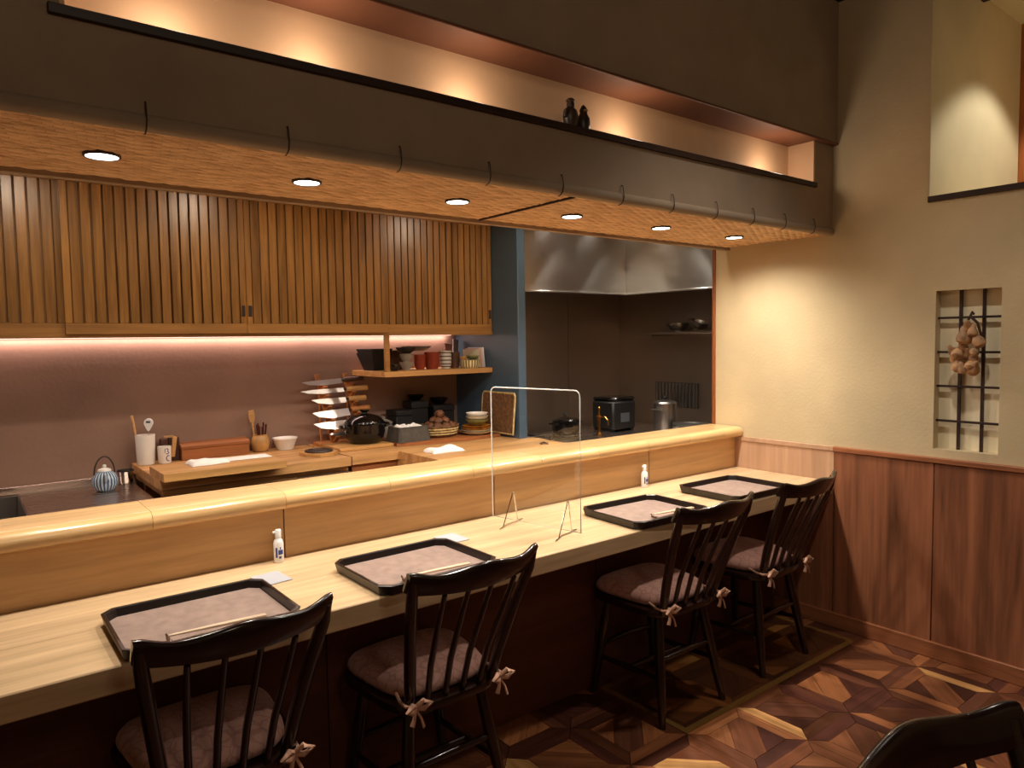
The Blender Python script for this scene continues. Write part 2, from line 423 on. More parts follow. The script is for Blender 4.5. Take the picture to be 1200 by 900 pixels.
fo = far_mb.build('parquet_field', 'parquet', fl, 20); fo.color = lin((112, 66, 44)); fo['kind'] = 'stuff'

# ---- right wall with the small barred window and the high opening
wr = MB()
wx0, wx1 = XW, XW + 0.16
wy0, wy1, wz0, wz1 = 1.103, 1.358, 0.955, 1.662      # barred window
oy0, oy1, oz0 = 0.25, 1.397, 2.078                   # high opening
wr.box(wx0, wx1, -2.5, 2.53, 0.0, wz0)
wr.box(wx0, wx1, -2.5, wy0, wz0, oz0); wr.box(wx0, wx1, wy1, 2.53, wz0, oz0); wr.box(wx0, wx1, wy0, wy1, wz1, oz0)
wr.box(wx0, wx1, -2.5, oy0, oz0, CZ); wr.box(wx0, wx1, oy1, 2.53, oz0, CZ)
wall_r = struct('wall_right', wr, 'plaster_beige', 'beige plaster wall above the wood wainscot')
for a, c in ((-2.5, -0.885), (-0.88, 0.005), (0.01, 0.665), (0.67, 1.343), (1.347, 1.806)):
    B(XW - 0.016, XW + 0.01, a, c, 0.074, 0.895, bv=0.0015).build('wainscot_panel', 'wood_wainscot', wall_r)
B(XW - 0.016, XW + 0.01, 1.812, 2.13, 0.074, 0.70).build('wainscot_panel', 'wood_wainscot', wall_r)
o = B(XW - 0.010, XW + 0.01, 1.812, 2.40, 0.70, 0.895, bv=0.001).build('splash_panel', 'wood_splash', wall_r); o['label'] = 'pale wood panel at the end of the counter'
struct('trim_1', MB().box(XW - 0.026, XW + 0.01, -2.5, 1.812, 0.893, 0.917, bv=0.003), 'wood_cap', 'wooden cap rail along the top of the wainscot', 'trim')
struct('trim_2', MB().box(XW - 0.016, XW + 0.01, 1.813, 2.36, 0.893, 0.916, bv=0.002), 'wood_splash', 'pale wooden cap over the panel at the counter end', 'trim')
struct('baseboard_right', MB().box(XW - 0.030, XW + 0.01, -2.5, 2.13, 0.0, 0.075, bv=0.003), 'wood_cap', 'brown wooden baseboard under the wainscot', 'baseboard')
struct('trim_3', MB().box(XW - 0.008, wx1 + .004, 2.525, 2.545, 0.6, 2.24, bv=0.002), 'wood_red', 'narrow reddish wooden post at the kitchen opening', 'trim')
# barred window
wn = thing('window_1', 'narrow recessed window with dark wooden grid bars', 'window', (XW + 0.03, (wy0 + wy1) / 2, wz0), 0, None, 'structure')
W2 = (wy1 - wy0) / 2; WH = wz1 - wz0
B(0.024, 0.031, -W2, W2, 0, WH).build('pane', 'window_pane', wn)
for k, fr in enumerate((0.17, 0.385, 0.60, 0.82)):
    B(-0.005, 0.005, -W2, W2, WH * (1 - fr) - .005, WH * (1 - fr) + .005).build('bar', 'dark_trim', wn)
for fr in (0.345, 0.70):
    B(0.0052, 0.0152, W2 - 2 * W2 * fr - .006, W2 - 2 * W2 * fr + .006, 0, WH).build('bar', 'dark_trim', wn)
# high opening: sill, post, lit recess
struct('trim_4', MB().box(XW - 0.012, XW + 0.02, oy0, oy1, oz0 - 0.022, oz0 + 0.004, bv=0.002), 'dark_trim', 'dark wooden sill under the high wall opening', 'trim')
RX = 4.58; RZ = 3.11
rc = MB(); rc.box(wx1, RX + .05, oy1, oy1 + .06, oz0 - .2, RZ + .05); rc.box(wx1, RX + .05, oy0 - .06, oy0, oz0 - .2, RZ + .05)
rc.box(wx1, RX + .05, oy0 - .06, oy1 + .06, oz0 - .06, oz0 - .0005); rc.box(XW, RX + .05, oy0, oy1, RZ, RZ + .05)
struct('wall_recess', rc, 'niche_paint', 'pale lit recess behind the high wall opening')
struct('wall_recess_end', MB().box(RX, RX + .05, oy0, oy1, oz0, RZ), 'wood_red', 'reddish brown wooden end of the high recess')
B(XW + .001, wx1 + .001, oy1 - .003, oy1 + .01, oz0 + .004, CZ).build('reveal', 'niche_paint', wall_r)
spot_light('recess_spot_offscreen', (4.10, 0.90, RZ - 0.05), E_NICHE, C_NICHE, 108, 0.3, 0.03)

# ---- room shell out of the picture
struct('ceiling', MB().box(-1.62, 4.05, -2.52, 1.99, CZ, CZ + .06), 'ceiling_dark', 'dark dining room ceiling', 'ceiling')
struct('wall_left', MB().box(-1.68, -1.6, -2.52, 3.8, 0, CZ + .06), 'plaster_beige', 'beige plaster wall at the left end of the counter')
struct('wall_front', MB().box(-1.62, 4.05, -2.58, -2.5, 0, CZ + .06), 'plaster_beige', 'beige plaster wall of the dining side')

# ---- soffit over the counter with the lit slot
SY = 1.84; SZ = 1.968
so = MB()
so.box(-1.6, XW, SY, SY + 0.03, SZ + 0.02, 2.185)                # front face
so.box(-1.6, 0.223, SY, SY + 0.16, 2.185, 2.40); so.box(3.305, XW, SY, SY + 0.16, 2.185, 2.40)
so.box(-1.6, XW, 1.985, 2.02, SZ + .05, CZ)                      # back
so.box(-1.6, XW, SY - 0.02, 2.0, 2.411, CZ)                       # upper wall
so.box(-1.6, XW, 2.43, 2.46, SZ - 0.012, 2.26)                   # kitchen side face
so.box(-1.6, XW, SY + 0.03, 2.44, SZ + 0.015, SZ + 0.04)         # deck above the woven panels
wall_s = struct('wall_soffit', so, 'plaster_dark', 'dark brown plaster soffit hanging over the counter')
o = MB().box(0.20, 3.31, SY - 0.012, SY + 0.15, 2.180, 2.203, bv=0.002).build('slot_shelf', 'dark_trim', wall_s)
o = B(-1.6, XW, SY - 0.028, 1.99, 2.400, 2.411, bv=0.002).build('slot_hood_board', 'copper_board', wall_s)
sp = B(0.223, 3.305, 1.975, 1.985, 2.19, 2.405); sp.box(3.295, 3.305, SY + .002, 1.985, 2.19, 2.405); sp.box(.223, .233, SY + .002, 1.985, 2.19, 2.405)
sp.build('slot_lining', 'slot_cream', wall_s)
# rounded lower edge of the soffit
MB().tube([(-1.6, SY + .008, SZ + .016), (XW, SY + .008, SZ + .016)], 0.020, 16).build('edge_moulding', 'plaster_dark', wall_s)
for hx in (0.05, 0.382, 0.715, 1.043, 1.359, 1.665, 1.962, 2.246, 2.524, 2.786, 3.035, 3.286):
    MB().tube([(hx, SY + .002, SZ + .062), (hx, SY - .008, SZ + .060), (hx, SY - .012, SZ + .045), (hx, SY - .015, SZ + .02), (hx, SY - .010, SZ + .002), (hx, SY + .002, SZ - .006), (hx, SY + .014, SZ - .008)], 0.0017, 6).build('hook', 'iron', wall_s)
for px, lx in ((190, .457), (360, .833), (540, 1.352), (725, 2.09), (895, 3.05)):
    point_light('slot_lamp', (lx, 1.872, 2.24), E_SLOT, C_SLOT, 0.03)
# woven cedar panels: strips of a twill, each a low ridge
def woven(x0, x1, y0, y1, seed):
    r = random.Random(seed); vs = []; fs = []; tone = []
    L = 0.062; Wd = 0.0125; row = 0; y = y0
    while y < y1 - .002:
        x = x0 - L + (row * L * 0.37) % L
        while x < x1:
            a = max(x, x0) + .0006; b = min(x + L, x1) - .0006; c = y + .0005; d = min(y + Wd, y1) - .0005
            if b - a > .004:
                k = len(vs); m0 = (a + b) / 2; zz = SZ + .004; t = r.uniform(.0016, .0034)
                vs += [(a, c, zz), (b, c, zz), (b, d, zz), (a, d, zz), (a + .3 * (b - a), (c + d) / 2 - .003, zz - t), (a + .7 * (b - a), (c + d) / 2 - .003, zz - t), (a + .7 * (b - a), (c + d) / 2 + .003, zz - t), (a + .3 * (b - a), (c + d) / 2 + .003, zz - t)]
                fs += [(k, k + 4, k + 5, k + 1), (k + 1, k + 5, k + 6, k + 2), (k + 2, k + 6, k + 7, k + 3), (k + 3, k + 7, k + 4, k), (k + 4, k + 7, k + 6, k + 5)]
                q = r.random(); tone += [q] * 8
            x += L
        y += Wd; row += 1
    me = bpy.data.meshes.new('woven_panel'); me.from_pydata(vs, [], fs)
    at = me.attributes.new('tone', 'FLOAT', 'POINT'); at.data.foreach_set('value', tone)
    me.materials.append(MATS['woven'])
    o = bpy.data.objects.new('woven_panel', me); COL.objects.link(o); o.parent = wall_s; o['kind'] = 'stuff'; return o
woven(-1.6, 1.745, SY + .02, 2.445, 1); woven(1.75, XW, SY + .02, 2.445, 2)
B(-1.6, 3.47, SY + .015, 2.45, SZ + .006, SZ + .016).build('woven_backing', 'copper_board', wall_s)
B(1.744, 1.751, SY + .02, 2.445, SZ - .004, SZ + .006).build('woven_seam', 'dark_trim', wall_s)

# ---- kitchen shell
YB = 3.68; XB = 2.45; KC = 2.26
struct('wall_back', MB().box(-1.6, XB + .06, YB, YB + .06, 0, KC), 'plaster_brown', 'brown plaster kitchen wall behind the sink and bench')
struct('wall_partition', MB().box(XB, XB + 0.055, 3.065, YB + .1, 0, KC, bv=0.003), 'paint_blue', 'slate blue partition wall beside the stove corner')
sb = MB(); sb.box(XB + .055, 3.98, 3.73, 3.79, 0, KC)
wsb = struct('wall_stove_back', sb, 'steel_wall', 'dark stainless steel wall behind the stove')
for a, c in ((2.506, 2.80), (2.803, 3.42), (3.423, 3.94)):
    B(a, c, 3.722, 3.735, .80, KC).build('steel_panel', 'steel_wall', wsb)
struct('wall_stove_side', MB().box(3.94, 4.0, 2.5, 3.73, 0, KC), 'steel_wall', 'dark stainless steel side wall of the stove corner')
struct('wall_kitchen_side', MB().box(wx1 - .02, 4.0, 2.44, 2.50, 0, KC), 'plaster_beige', 'plaster return wall closing the stove corner')
struct('ceiling_kitchen', MB().box(-1.6, 4.0, 2.44, 3.80, KC, KC + .05), 'plaster_beige', 'pale kitchen ceiling behind the soffit', 'ceiling')

# ================================================================== COUNTER AND BAR
ct = thing('dining_counter', 'long pale wood dining counter in front of the raised bar', 'counter', (1.0, 2.1, 0))
def L(mb, name, mat, root, **k):      # build world-coordinate geometry as a child of a root
    mb.v = [tuple(Vector(p) - root.location) for p in mb.v]; return mb.build(name, mat, root, **k)
L(B(-1.6, XW - .011, 1.818, 2.098, 0.677, ZC, bv=0.004), 'front_plank', 'wood_counter', ct)
L(B(-1.6, XW - .011, 2.100, 2.384, 0.677, ZC - .0006, bv=0.0015), 'back_plank', 'wood_counter', ct)
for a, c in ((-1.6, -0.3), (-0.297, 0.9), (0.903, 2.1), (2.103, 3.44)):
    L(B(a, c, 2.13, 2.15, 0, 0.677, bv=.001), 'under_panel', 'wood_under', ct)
br = thing('raised_bar', 'raised bar with rounded pale wood ledge between counter and kitchen', 'bar', (1.0, 2.45, 0))
for a, c in ((-1.6, -.024), (-.02, 0.869), (0.873, 1.763), (1.767, 2.732), (2.736, XW - .011)):
    L(B(a, c, 2.385, 2.40, ZC - .04, 0.918, bv=.0008), 'front_panel', 'wood_bar_panel', br)
L(B(-1.6, XW - .011, 2.40, 2.54, 0, 0.915), 'bar_core', 'wood_under', br)
seams = [-1.6, -.77, -.36, .05, .456, .864, 1.255, 1.63, 1.991, 2.338, 2.68, 2.997, 3.30, XW - .011]
for a, c in zip(seams, seams[1:]):    # bull-nosed ledge blocks
    prof = [(2.352, .916), (2.342, .922), (2.336, .932), (2.335, .944), (2.339, .956), (2.348, .965), (2.362, .970), (2.38, .971), (2.553, .971), (2.555, .969), (2.555, .916)]
    mb = MB(); mb.loft([[(x, y, z) for y, z in prof] for x in (a + .0007, c - .0007)])
    L(mb, 'ledge_block', 'wood_bar', br)

# ================================================================== DOWNLIGHTS
dl_root = None
for k, lx in enumerate((0.339, 0.894, 1.452, 2.006, 2.554, 3.108)):
    loc = (lx, 2.152, SZ)
    if dl_root is None:
        t = dl_root = thing('downlight', 'round white recessed downlight in the woven ceiling', 'light', loc, 0, 'downlights over the counter')
        MB().ring([(.039, -.005), (.043, -.005), (.045, -.003), (.045, .004), (.039, .004)], n=32).build('ring', 'iron', t)
        MB().lathe([(0.0001, -.003), (.0385, -.003), (.0385, .002), (0.0001, .002)], n=32).build('lens', 'lens_glow', t)
    else:
        t = copy_tree(dl_root); t.location = loc
    t['label'] = 'round recessed downlight in the woven ceiling, %s along the row from the wainscot wall' % ('sixth', 'fifth', 'fourth', 'third', 'second', 'first')[k]
    spot_light('downlight_lamp', (lx, 2.152, SZ - 0.012), E_DOWN * (.74, .86, .96, 1.03, 1.06, 1.0)[k], C_DOWN, 156, 1.0, 0.035)

# ================================================================== KITCHEN JOINERY
# ---- wall cabinet with slatted sliding doors
cb = thing('wall_cabinet', 'long wooden wall cabinet with vertically slatted sliding doors', 'cabinet', (1.0, 3.45, 1.5))
CF = 3.28
L(B(-1.6, 2.447, CF + .045, YB - .002, 1.53, 2.2), 'body', 'wood_back', cb)
L(B(-1.6, 2.447, CF + .012, CF + .045, 1.505, 1.522, bv=.001), 'bottom_rail', 'wood_frame', cb)
L(B(-1.6, 2.447, CF - .006, CF + .05, 2.142, 2.2, bv=.001), 'top_rail', 'wood_frame', cb)
doors = [(-1.03, -.33, 0), (-.335, .366, 1), (.362, 1.0615, 0), (1.063, 1.766, 0), (1.762, 2.444, 1)]
slat_me = {}
for di, (a, c, back) in enumerate(doors):
    y = CF + (.016 if back else 0)
    d = L(B(a + .004, c - .004, y + .016, y + .020, 1.53, 2.14), 'door', 'wood_back', cb)
    d.location = Vector((a, y, 1.52)) ; d.data.transform(Matrix.Translation(Vector((1.0, 3.45, 1.5)) - Vector((a, y, 1.52))))
    d.location = Vector((a, y, 1.52)) - cb.location
    wdt = c - a
    fr = MB(); 
    B(0, wdt, -.002, .02, 0, .044, bv=.0015).build('door_rail', 'wood_frame', d)
    B(0, wdt, -.002, .02, .596, .622, bv=.0015).build('door_rail', 'wood_frame', d)
    for x0 in (0, wdt - .026): B(x0, x0 + .026, -.001, .02, .044, .596, bv=.0015).build('door_stile', 'wood_slat', d)
    n = 16; pitch = (wdt - .052) / n; rr = random.Random(di)
    for k in range(n):
        sw = pitch * .76
        if 'm' not in slat_me: slat_me['m'] = B(0, .0335, .001, .015, .044, .596, bv=.001).mesh('slat', 'wood_slat')
        s = bpy.data.objects.new('slat', slat_me['m']); COL.objects.link(s); s.parent = d
        s.location = (.026 + pitch * (k + .09), rr.uniform(-.001, .001), 0)
    if di in (2, 3, 4):
        px = wdt - .022 if di != 3 else .006
        pl = B(px, px + .016, -.004, .0, .075, .125, bv=.0015).build('pull', 'iron', d)
        pl['label'] = 'small dark recessed finger pull'
# light strip under the cabinet
o = B(-1.55, 2.40, 3.655, 3.672, 1.508, 1.522).build('light_strip', 'led_glow'); tag(o, 'glowing warm light strip under the slatted wall cabinet', 'light')
l = bpy.data.lights.new('strip_lamp', 'AREA'); l.shape = 'RECTANGLE'; l.size = 3.9; l.size_y = .02; l.energy = E_LED; l.color = C_LED
lo = bpy.data.objects.new('strip_lamp', l); COL.objects.link(lo); lo.location = (.42, 3.662, 1.505)

# ---- hanging crockery shelf
sh = thing('crockery_shelf', 'short wooden shelf of stacked bowls hung below the cabinet', 'shelf', (2.05, 3.48, 1.30))
L(B(1.755, 2.446, 3.30, YB - .002, 1.290, 1.318, bv=.0015), 'board', 'wood_board', sh)
L(B(1.765, 1.790, 3.302, 3.322, 1.318, 1.507, bv=.001), 'hanger', 'wood_frame', sh)

# ---- sink unit
sk = thing('sink_unit', 'stainless steel sink with a draining top left of the cutting board', 'sink', (0, 3.2, 0))
mb = MB(); bx1 = .20; by0, by1 = 2.75, 3.615
mb.box(bx1, .62, 2.56, 3.66, .835, .86); mb.box(-.75, bx1, 2.56, by0, .835, .86); mb.box(-.75, bx1, by1, 3.66, .835, .86); mb.box(-.9, -.75, 2.56, 3.66, .835, .86)
L(mb, 'worktop', 'steel_top', sk)
mb = MB(); mb.box(-.75, -.745, by0, by1, .62, .853); mb.box(bx1 - .004, bx1, by0, by1, .62, .853); mb.box(-.745, bx1, by0, by0 + .004, .62, .853); mb.box(-.745, bx1, by1 - .004, by1, .62, .853); mb.box(-.745, bx1, by0, by1, .615, .62)
L(mb, 'basin', 'steel', sk)
L(B(-.9, .62, 3.655, YB - .002, .835, .885, bv=.003), 'back_rim', 'steel_top', sk)
L(B(-.9, .62, 2.60, 3.6, 0, .60), 'cabinet', 'steel_top', sk)

# ---- prep benches
ba = thing('prep_bench', 'wooden prep bench carrying the cutting board and knife rack', 'bench', (1.05, 3.4, 0))
L(B(.64, 1.475, 3.125, YB - .003, .888, .930, bv=.002), 'top', 'wood_bench', ba)
L(B(.655, 1.47, 3.15, YB - .003, .856, .887, bv=.002), 'lower_board', 'wood_bench', ba)
L(B(1.44, 1.475, 3.14, 3.19, .0, .856), 'leg', 'wood_bench', ba); L(B(.66, .70, 3.16, 3.21, .0, .856), 'leg', 'wood_bench', ba)
L(B(.66, 1.47, 3.5, 3.54, .0, .856), 'back_panel', 'wood_box', ba)
bb = thing('side_bench', 'broad wooden worktop running from the bar to the blue partition', 'bench', (2.0, 3.1, 0))
mb = MB().prism([(1.485, 3.135), (1.735, 3.135), (1.735, 2.56), (2.50, 2.56), (2.54, 3.06), (2.447, 3.06), (2.447, YB - .003), (1.485, YB - .003)], .890, .930)
L(mb, 'top', 'wood_bench', bb)
L(B(1.49, 1.735, 3.15, 3.17, .0, .889), 'drawer_front', 'wood_box', bb)
L(B(1.735, 1.755, 2.56, 3.15, .0, .889), 'side_panel', 'wood_bench', bb)
L(B(1.755, 2.44, 2.62, 3.05, .3, .889), 'cabinet', 'wood_box', bb)
o = B(0, .20, 0, .16, 0, .02, bv=.002).build('wooden_plate', 'wood_board', loc=(1.50, 2.86, .8005)); tag(o, 'small pale wooden plate lying low between the two benches', 'plate')
o = B(1.478, 1.733, 2.60, 3.12, .50, .80).build('low_drawer_unit', 'wood_box'); tag(o, 'low brown wooden drawer unit between the two benches', 'drawers')
sc = thing('kitchen_scale', 'steel box with a slanting grey panel in front of the prep bench', 'scale', (1.33, 3.03, .62))
mb = MB(); mb.loft([[(x, -.09, 0), (x, .09, 0), (x, .09, .25), (x, .06, .25), (x, -.09, .215)] for x in (-.125, .125)])
mb.build('housing', 'steel', sc)
mb = MB(); mb.loft([[(x, -.075, .2195), (x, .045, .2475), (x, .045, .249), (x, -.075, .221)] for x in (-.075, .11)]); mb.build('panel', 'grey_panel', sc)
mb = MB(); mb.box(-.10, .10, -.08, .08, -.02, 0); mb.build('base', 'black_matte', sc)
o = B(1.16, 1.46, 2.90, 3.12, .0, .60).build('scale_stand', 'steel'); tag(o, 'low steel stand under the grey panelled box', 'stand')

# ---- stove corner
st = thing('stove_counter', 'dark stainless steel stove counter in the corner under the hood', 'stove', (3.2, 3.3, 0))
L(B(2.56, 3.935, 3.12, 3.718, .80, .86, bv=.003), 'worktop', 'steel_top', st); L(B(3.30, 3.935, 2.56, 3.12, .80, .86, bv=.003), 'side_worktop', 'steel_top', st)
L(B(2.57, 3.93, 3.15, 3.71, 0, .80), 'base', 'steel_wall', st)
for gx in (2.835, 3.06):
    mb = MB(); mb.tube([(gx + .085 * math.cos(a), 3.36 + .085 * math.sin(a), .868) for a in [k * math.pi / 10 for k in range(20)]], .008, 6, closed=True)
    for a in range(4): mb.tube([(gx + .035 * math.cos(a * math.pi / 2), 3.36 + .035 * math.sin(a * math.pi / 2), .876), (gx + .108 * math.cos(a * math.pi / 2), 3.36 + .108 * math.sin(a * math.pi / 2), .876)], .008, 6)
    L(mb, 'burner', 'black_matte', st)
hd = thing('range_hood', 'brushed stainless steel range hood wrapping the stove corner', 'hood', (3.3, 3.4, 1.77))
L(B(XB + .058, 3.60, 3.335, 3.350, 1.77, KC - .002, bv=.002), 'back_face', 'steel_hood', hd)
L(B(3.60, 3.615, 2.505, 3.350, 1.77, KC - .002, bv=.002), 'side_face', 'steel_hood', hd)
mb = MB(); mb.box(XB + .058, 3.62, 3.325, 3.355, 1.762, 1.772, bv=.002); L(mb, 'lip', 'steel_hood', hd)
mb = MB(); mb.box(3.59, 3.62, 2.505, 3.325, 1.762, 1.772, bv=.002); L(mb, 'lip', 'steel_hood', hd)
mb = MB(); mb.box(XB + .06, 3.935, 3.36, 3.715, 1.90, 1.91); mb.box(3.62, 3.935, 2.505, 3.36, 1.90, 1.91); L(mb, 'inner_tray', 'steel_wall', hd)
for lx, ly in ((3.03, 3.20), (3.44, 3.20), (3.47, 2.82)):
    t = thing('hood_spot', 'small ceiling spot grazing the steel hood', 'light', (lx, ly, KC - .001), 0, 'ceiling spots by the hood')
    MB().lathe([(.0001, -.006), (.03, -.006), (.03, 0), (.0001, 0)]).build('lens', 'lens_glow', t); MB().ring([(.031, -.01), (.04, -.008), (.04, 0), (.031, 0)]).build('ring', 'steel', t)
    spot_light('hood_lamp', (lx, ly, KC - .03), E_HOOD, C_HOOD, 70, 0.4, .02)
for k, lx in enumerate((.25, 1.03, 2.33)):
    t = thing('kitchen_downlight', 'round recessed spot in the kitchen ceiling, %s along the row from the blue partition' % ('third', 'second', 'first')[k], 'light', (lx, 2.51, KC - .001), 0, 'kitchen ceiling spots')
    MB().lathe([(.0001, -.006), (.03, -.006), (.03, 0), (.0001, 0)]).build('lens', 'lens_glow', t); MB().ring([(.031, -.01), (.04, -.008), (.04, 0), (.031, 0)]).build('ring', 'steel', t)
    spot_light('kitchen_lamp', (lx, 2.51, KC - .03), E_KIT, C_KIT, 174, 0.4, .025)
ss = thing('pan_shelf', 'dark steel shelf on the side wall under the hood', 'shelf', (3.85, 3.1, 1.5))
L(B(3.70, 3.938, 2.52, 3.41, 1.497, 1.512, bv=.002), 'board', 'steel_wall', ss)
for yy in (2.7, 3.2): L(B(3.70, 3.938, yy, yy + .01, 1.482, 1.497), 'bracket', 'steel_wall', ss)
def bowl_prof(r, hh, foot=.45, t=.003):
    g = lambda k: r * (foot + (1 - foot) * k)
    return [(g(0), 0), (g(0), hh * .08), (g(.49), hh * .35), (g(.87), hh * .7), (r, hh), (r - t, hh), (g(.87) - t, hh * .7), (g(.52) - t, hh * .38), (g(.12) - t, hh * .16), (.0005, hh * .13)]
def bowl(name, mat, loc, r, hh, label, group=None, foot=.45, cat='bowl', n=24, rotm=None):
    mb = MB(); mb.lathe(bowl_prof(r, hh, foot), n=n); o = mb.build(name, mat, loc=loc)
    return tag(o, label, cat, group)
bowl('mixing_bowl', 'steel', (3.80, 3.06, 1.513), .075, .055, 'shallow steel bowl on the shelf under the hood, leaned on by a tilted bowl')
o = bowl('mixing_bowl', 'steel', (3.80, 2.915, 1.53), .065, .05, 'steel bowl lying tilted on the shelf under the hood'); o.rotation_euler = (.35, 0, 0)
bowl('mixing_bowl', 'steel', (3.80, 2.72, 1.513), .055, .065, 'deep steel bowl at the shelf end near the reddish post')
gr = thing('vent_grille', 'ribbed metal vent plate on the steel side wall', 'vent', (3.925, 3.18, 1.0))
L(B(3.925, 3.938, 3.0, 3.36, .995, 1.165), 'plate', 'grey_stone', gr)
for k in range(12): L(B(3.913, 3.925, 3.012 + k * .029, 3.026 + k * .029, 1.0, 1.16), 'rib', 'steel', gr)
def pot(loc, r, hh, mat, label, lid=True, name='stock_pot', cat='pot'):
    t = thing(name, label, cat, loc)
    MB().lathe([(r * .96, 0), (r, .01), (r, hh), (r + .004, hh + .003), (r - .003, hh + .003), (r - .003, hh - .004), (.0005, hh - .004)], n=28).build('body', mat, t)
    if lid:
        MB().lathe([(r, hh + .002), (r * .9, hh + .012), (r * .3, hh + .022), (.0005, hh + .024)], n=28).build('lid', mat, t)
        MB().lathe([(.008, hh + .022), (.008, hh + .034), (.018, hh + .04), (.016, hh + .05), (.0005, hh + .052)], n=14).build('knob', 'black_matte', t)
    for s in (-1, 1): MB().tube([(s * (r - .001), -.03, hh * .8), (s * (r + .03), -.025, hh * .82), (s * (r + .03), .025, hh * .82), (s * (r - .001), .03, hh * .8)], .005, 8).build('handle', mat, t)
    return t
pot((3.62, 3.02, .861), .075, .19, 'steel', 'tall lidded steel stock pot in the stove corner')
pot((3.60, 2.80, .861), .11, .075, 'steel', 'wide shallow steel pan near the reddish post', False, 'saucepan', 'pan')
t = thing('rice_cooker', 'black square appliance beside the tall steel stock pot', 'appliance', (3.50, 3.36, .861))
B(-.11, .11, -.10, .10, .012, .20, bv=.012).build('body', 'black_matte', t); B(-.105, .105, -.098, .098, .2, .225, bv=.01).build('lid', 'black_glaze', t); B(-.04, .04, -.104, -.1, .06, .12).build('panel', 'grey_panel', t)
for s in (-1, 1): B(s * .09 - .015, s * .09 + .015, -.08, .08, 0, .012).build('foot', 'black_matte', t)
t = thing('gas_tap', 'slender brass tap standing on the stove counter', 'tap', (3.226, 3.225, .861))
MB().lathe([(.022, 0), (.022, .012), (.009, .02), (.009, .10), (.016, .105), (.016, .125), (.007, .13), (.007, .17), (.012, .175), (.0005, .185)], n=16).build('column', 'brass', t)
MB().tube([(0, 0, .115), (0, -.05, .12), (0, -.075, .10), (0, -.08, .07)], .006, 8).build('spout', 'brass', t)
t = pot((3.06, 3.36, .8835), .085, .075, 'black_glaze', 'black kettle pot on the burner beside the brass tap', True, 'kettle', 'kettle')
t = thing('wire_rack', 'small two tier steel rack beside the blue partition', 'rack', (2.62, 3.42, .861))
for zz in (.06, .15): B(-.1, .1, -.10, .10, zz, zz + .006).build('tier', 'steel', t)
for sx in (-.095, .095):
    for sy in (-.095, .095): MB().tube([(sx, sy, 0), (sx, sy, .2)], .004, 6).build('post', 'steel', t)
o = B(-.06, .06, -.07, .07, 0, .06, bv=.006).build('storage_tub', 'white_plastic', loc=(2.605, 3.40, 1.018)); tag(o, 'white plastic tub on the upper tier of the steel rack', 'tub')
o = B(-.05, .05, -.06, .06, 0, .05, bv=.006).build('storage_tub', 'white_plastic', loc=(2.60, 3.40, .928)); tag(o, 'white plastic tub on the lower tier of the steel rack', 'tub')
t = thing('ladle_rail', 'thin steel rod standing upright against the steel back wall', 'rail', (2.985, 3.712, .861))
MB().tube([(0, 0, 0), (0, 0, .36)], .006, 8).build('rod', 'steel', t); MB().lathe([(.014, .36), (.010, .38), (.002, .41), (.0005, .412)], n=12).build('tip', 'brass', t)

# ================================================================== CROCKERY ON THE SHELF
SHZ = 1.319
def stack(name, mat, x, y, z, r, hh, n, step, label, group, foot=.5, cat='bowl'):
    for k in range(n): bowl(name, mat, (x, y, z + k * step), r, hh, label, group, foot, cat, 20)
def sq_bowl(mat, x, y, z, a, b, hh, label, group=None, rz=0, name='square_bowl'):
    mb = MB(); rect = lambda s, zz: [(-s, -s, zz), (s, -s, zz), (s, s, zz), (-s, s, zz)]
    mb.loft([rect(a, 0), rect(b, hh), rect(b - .006, hh), rect(a - .004, .008)]); o = mb.build(name, mat, loc=(x, y, z), angle=20); o.rotation_euler = (0, 0, rz)
    return tag(o, label, 'bowl', group)
for k in range(2): sq_bowl('black_matte', 1.835, 3.56, SHZ + k * .022, .042, .07, .095, 'dark flared square bowl nested in a pair at the shelf hanger' + (', lower one', ', upper one')[k], 'nested dark square bowls', .2)
for k in range(2): sq_bowl('brown_glaze', 1.967, 3.575, SHZ + k * .031, .034, .050, .075, 'brown flared square bowl in the pair beside the shelf hanger' + (', lower one', ', upper one')[k], 'nested brown square bowls', .1)
bowl('sake_cup', 'black_glaze', (1.845, 3.36, SHZ), .032, .036, 'small black cup at the front of the shelf by the hanger', None, .6, 'cup')
for k in range(2): bowl('rice_bowl', 'grey_ceramic', (1.952, 3.42, SHZ + k * .044), .036, .044, 'small round grey brown bowl stacked under the wide dark bowl' + (', lower one', ', upper one')[k], 'grey brown bowls', .5)
bowl('wide_bowl', 'black_matte', (1.952, 3.42, SHZ + .089), .056, .034, 'wide dark bowl topping the grey brown bowl stack')
for k in range(3): bowl('tea_cup', 'red_glaze', (2.032, 3.41, SHZ + k * .02), .032, .042, 'small red glazed cup in the slim stack of three' + (', lowest', ', middle', ', topmost')[k], 'small red cups', .7, 'cup')
for k in range(3): bowl('tea_cup', 'red_glaze', (2.116, 3.42, SHZ + k * .022), .044, .05, 'larger red glazed cup in the broad stack of three' + (', lowest', ', middle', ', topmost')[k], 'larger red cups', .75, 'cup')
bowl('shallow_dish', 'grey_ceramic', (2.075, 3.52, SHZ + .1), .085, .028, 'wide grey dish lying over the red cup stacks', None, .5, 'dish')
for k in range(4): bowl('tea_cup', 'grey_stripe', (2.200, 3.41, SHZ + k * .021), .034, .036, 'white and grey ringed cup in the stack of four' + (', lowest', ', second from below', ', third from below', ', topmost')[k], 'ringed cups', .65, 'cup')
for k in range(3): bowl('tea_cup', 'brown_glaze', (2.272, 3.43, SHZ + k * .022), .032, .045, 'dark brown cup in the stack beside the ringed cups' + (', lowest', ', middle', ', topmost')[k], 'dark brown cups', .75, 'cup')
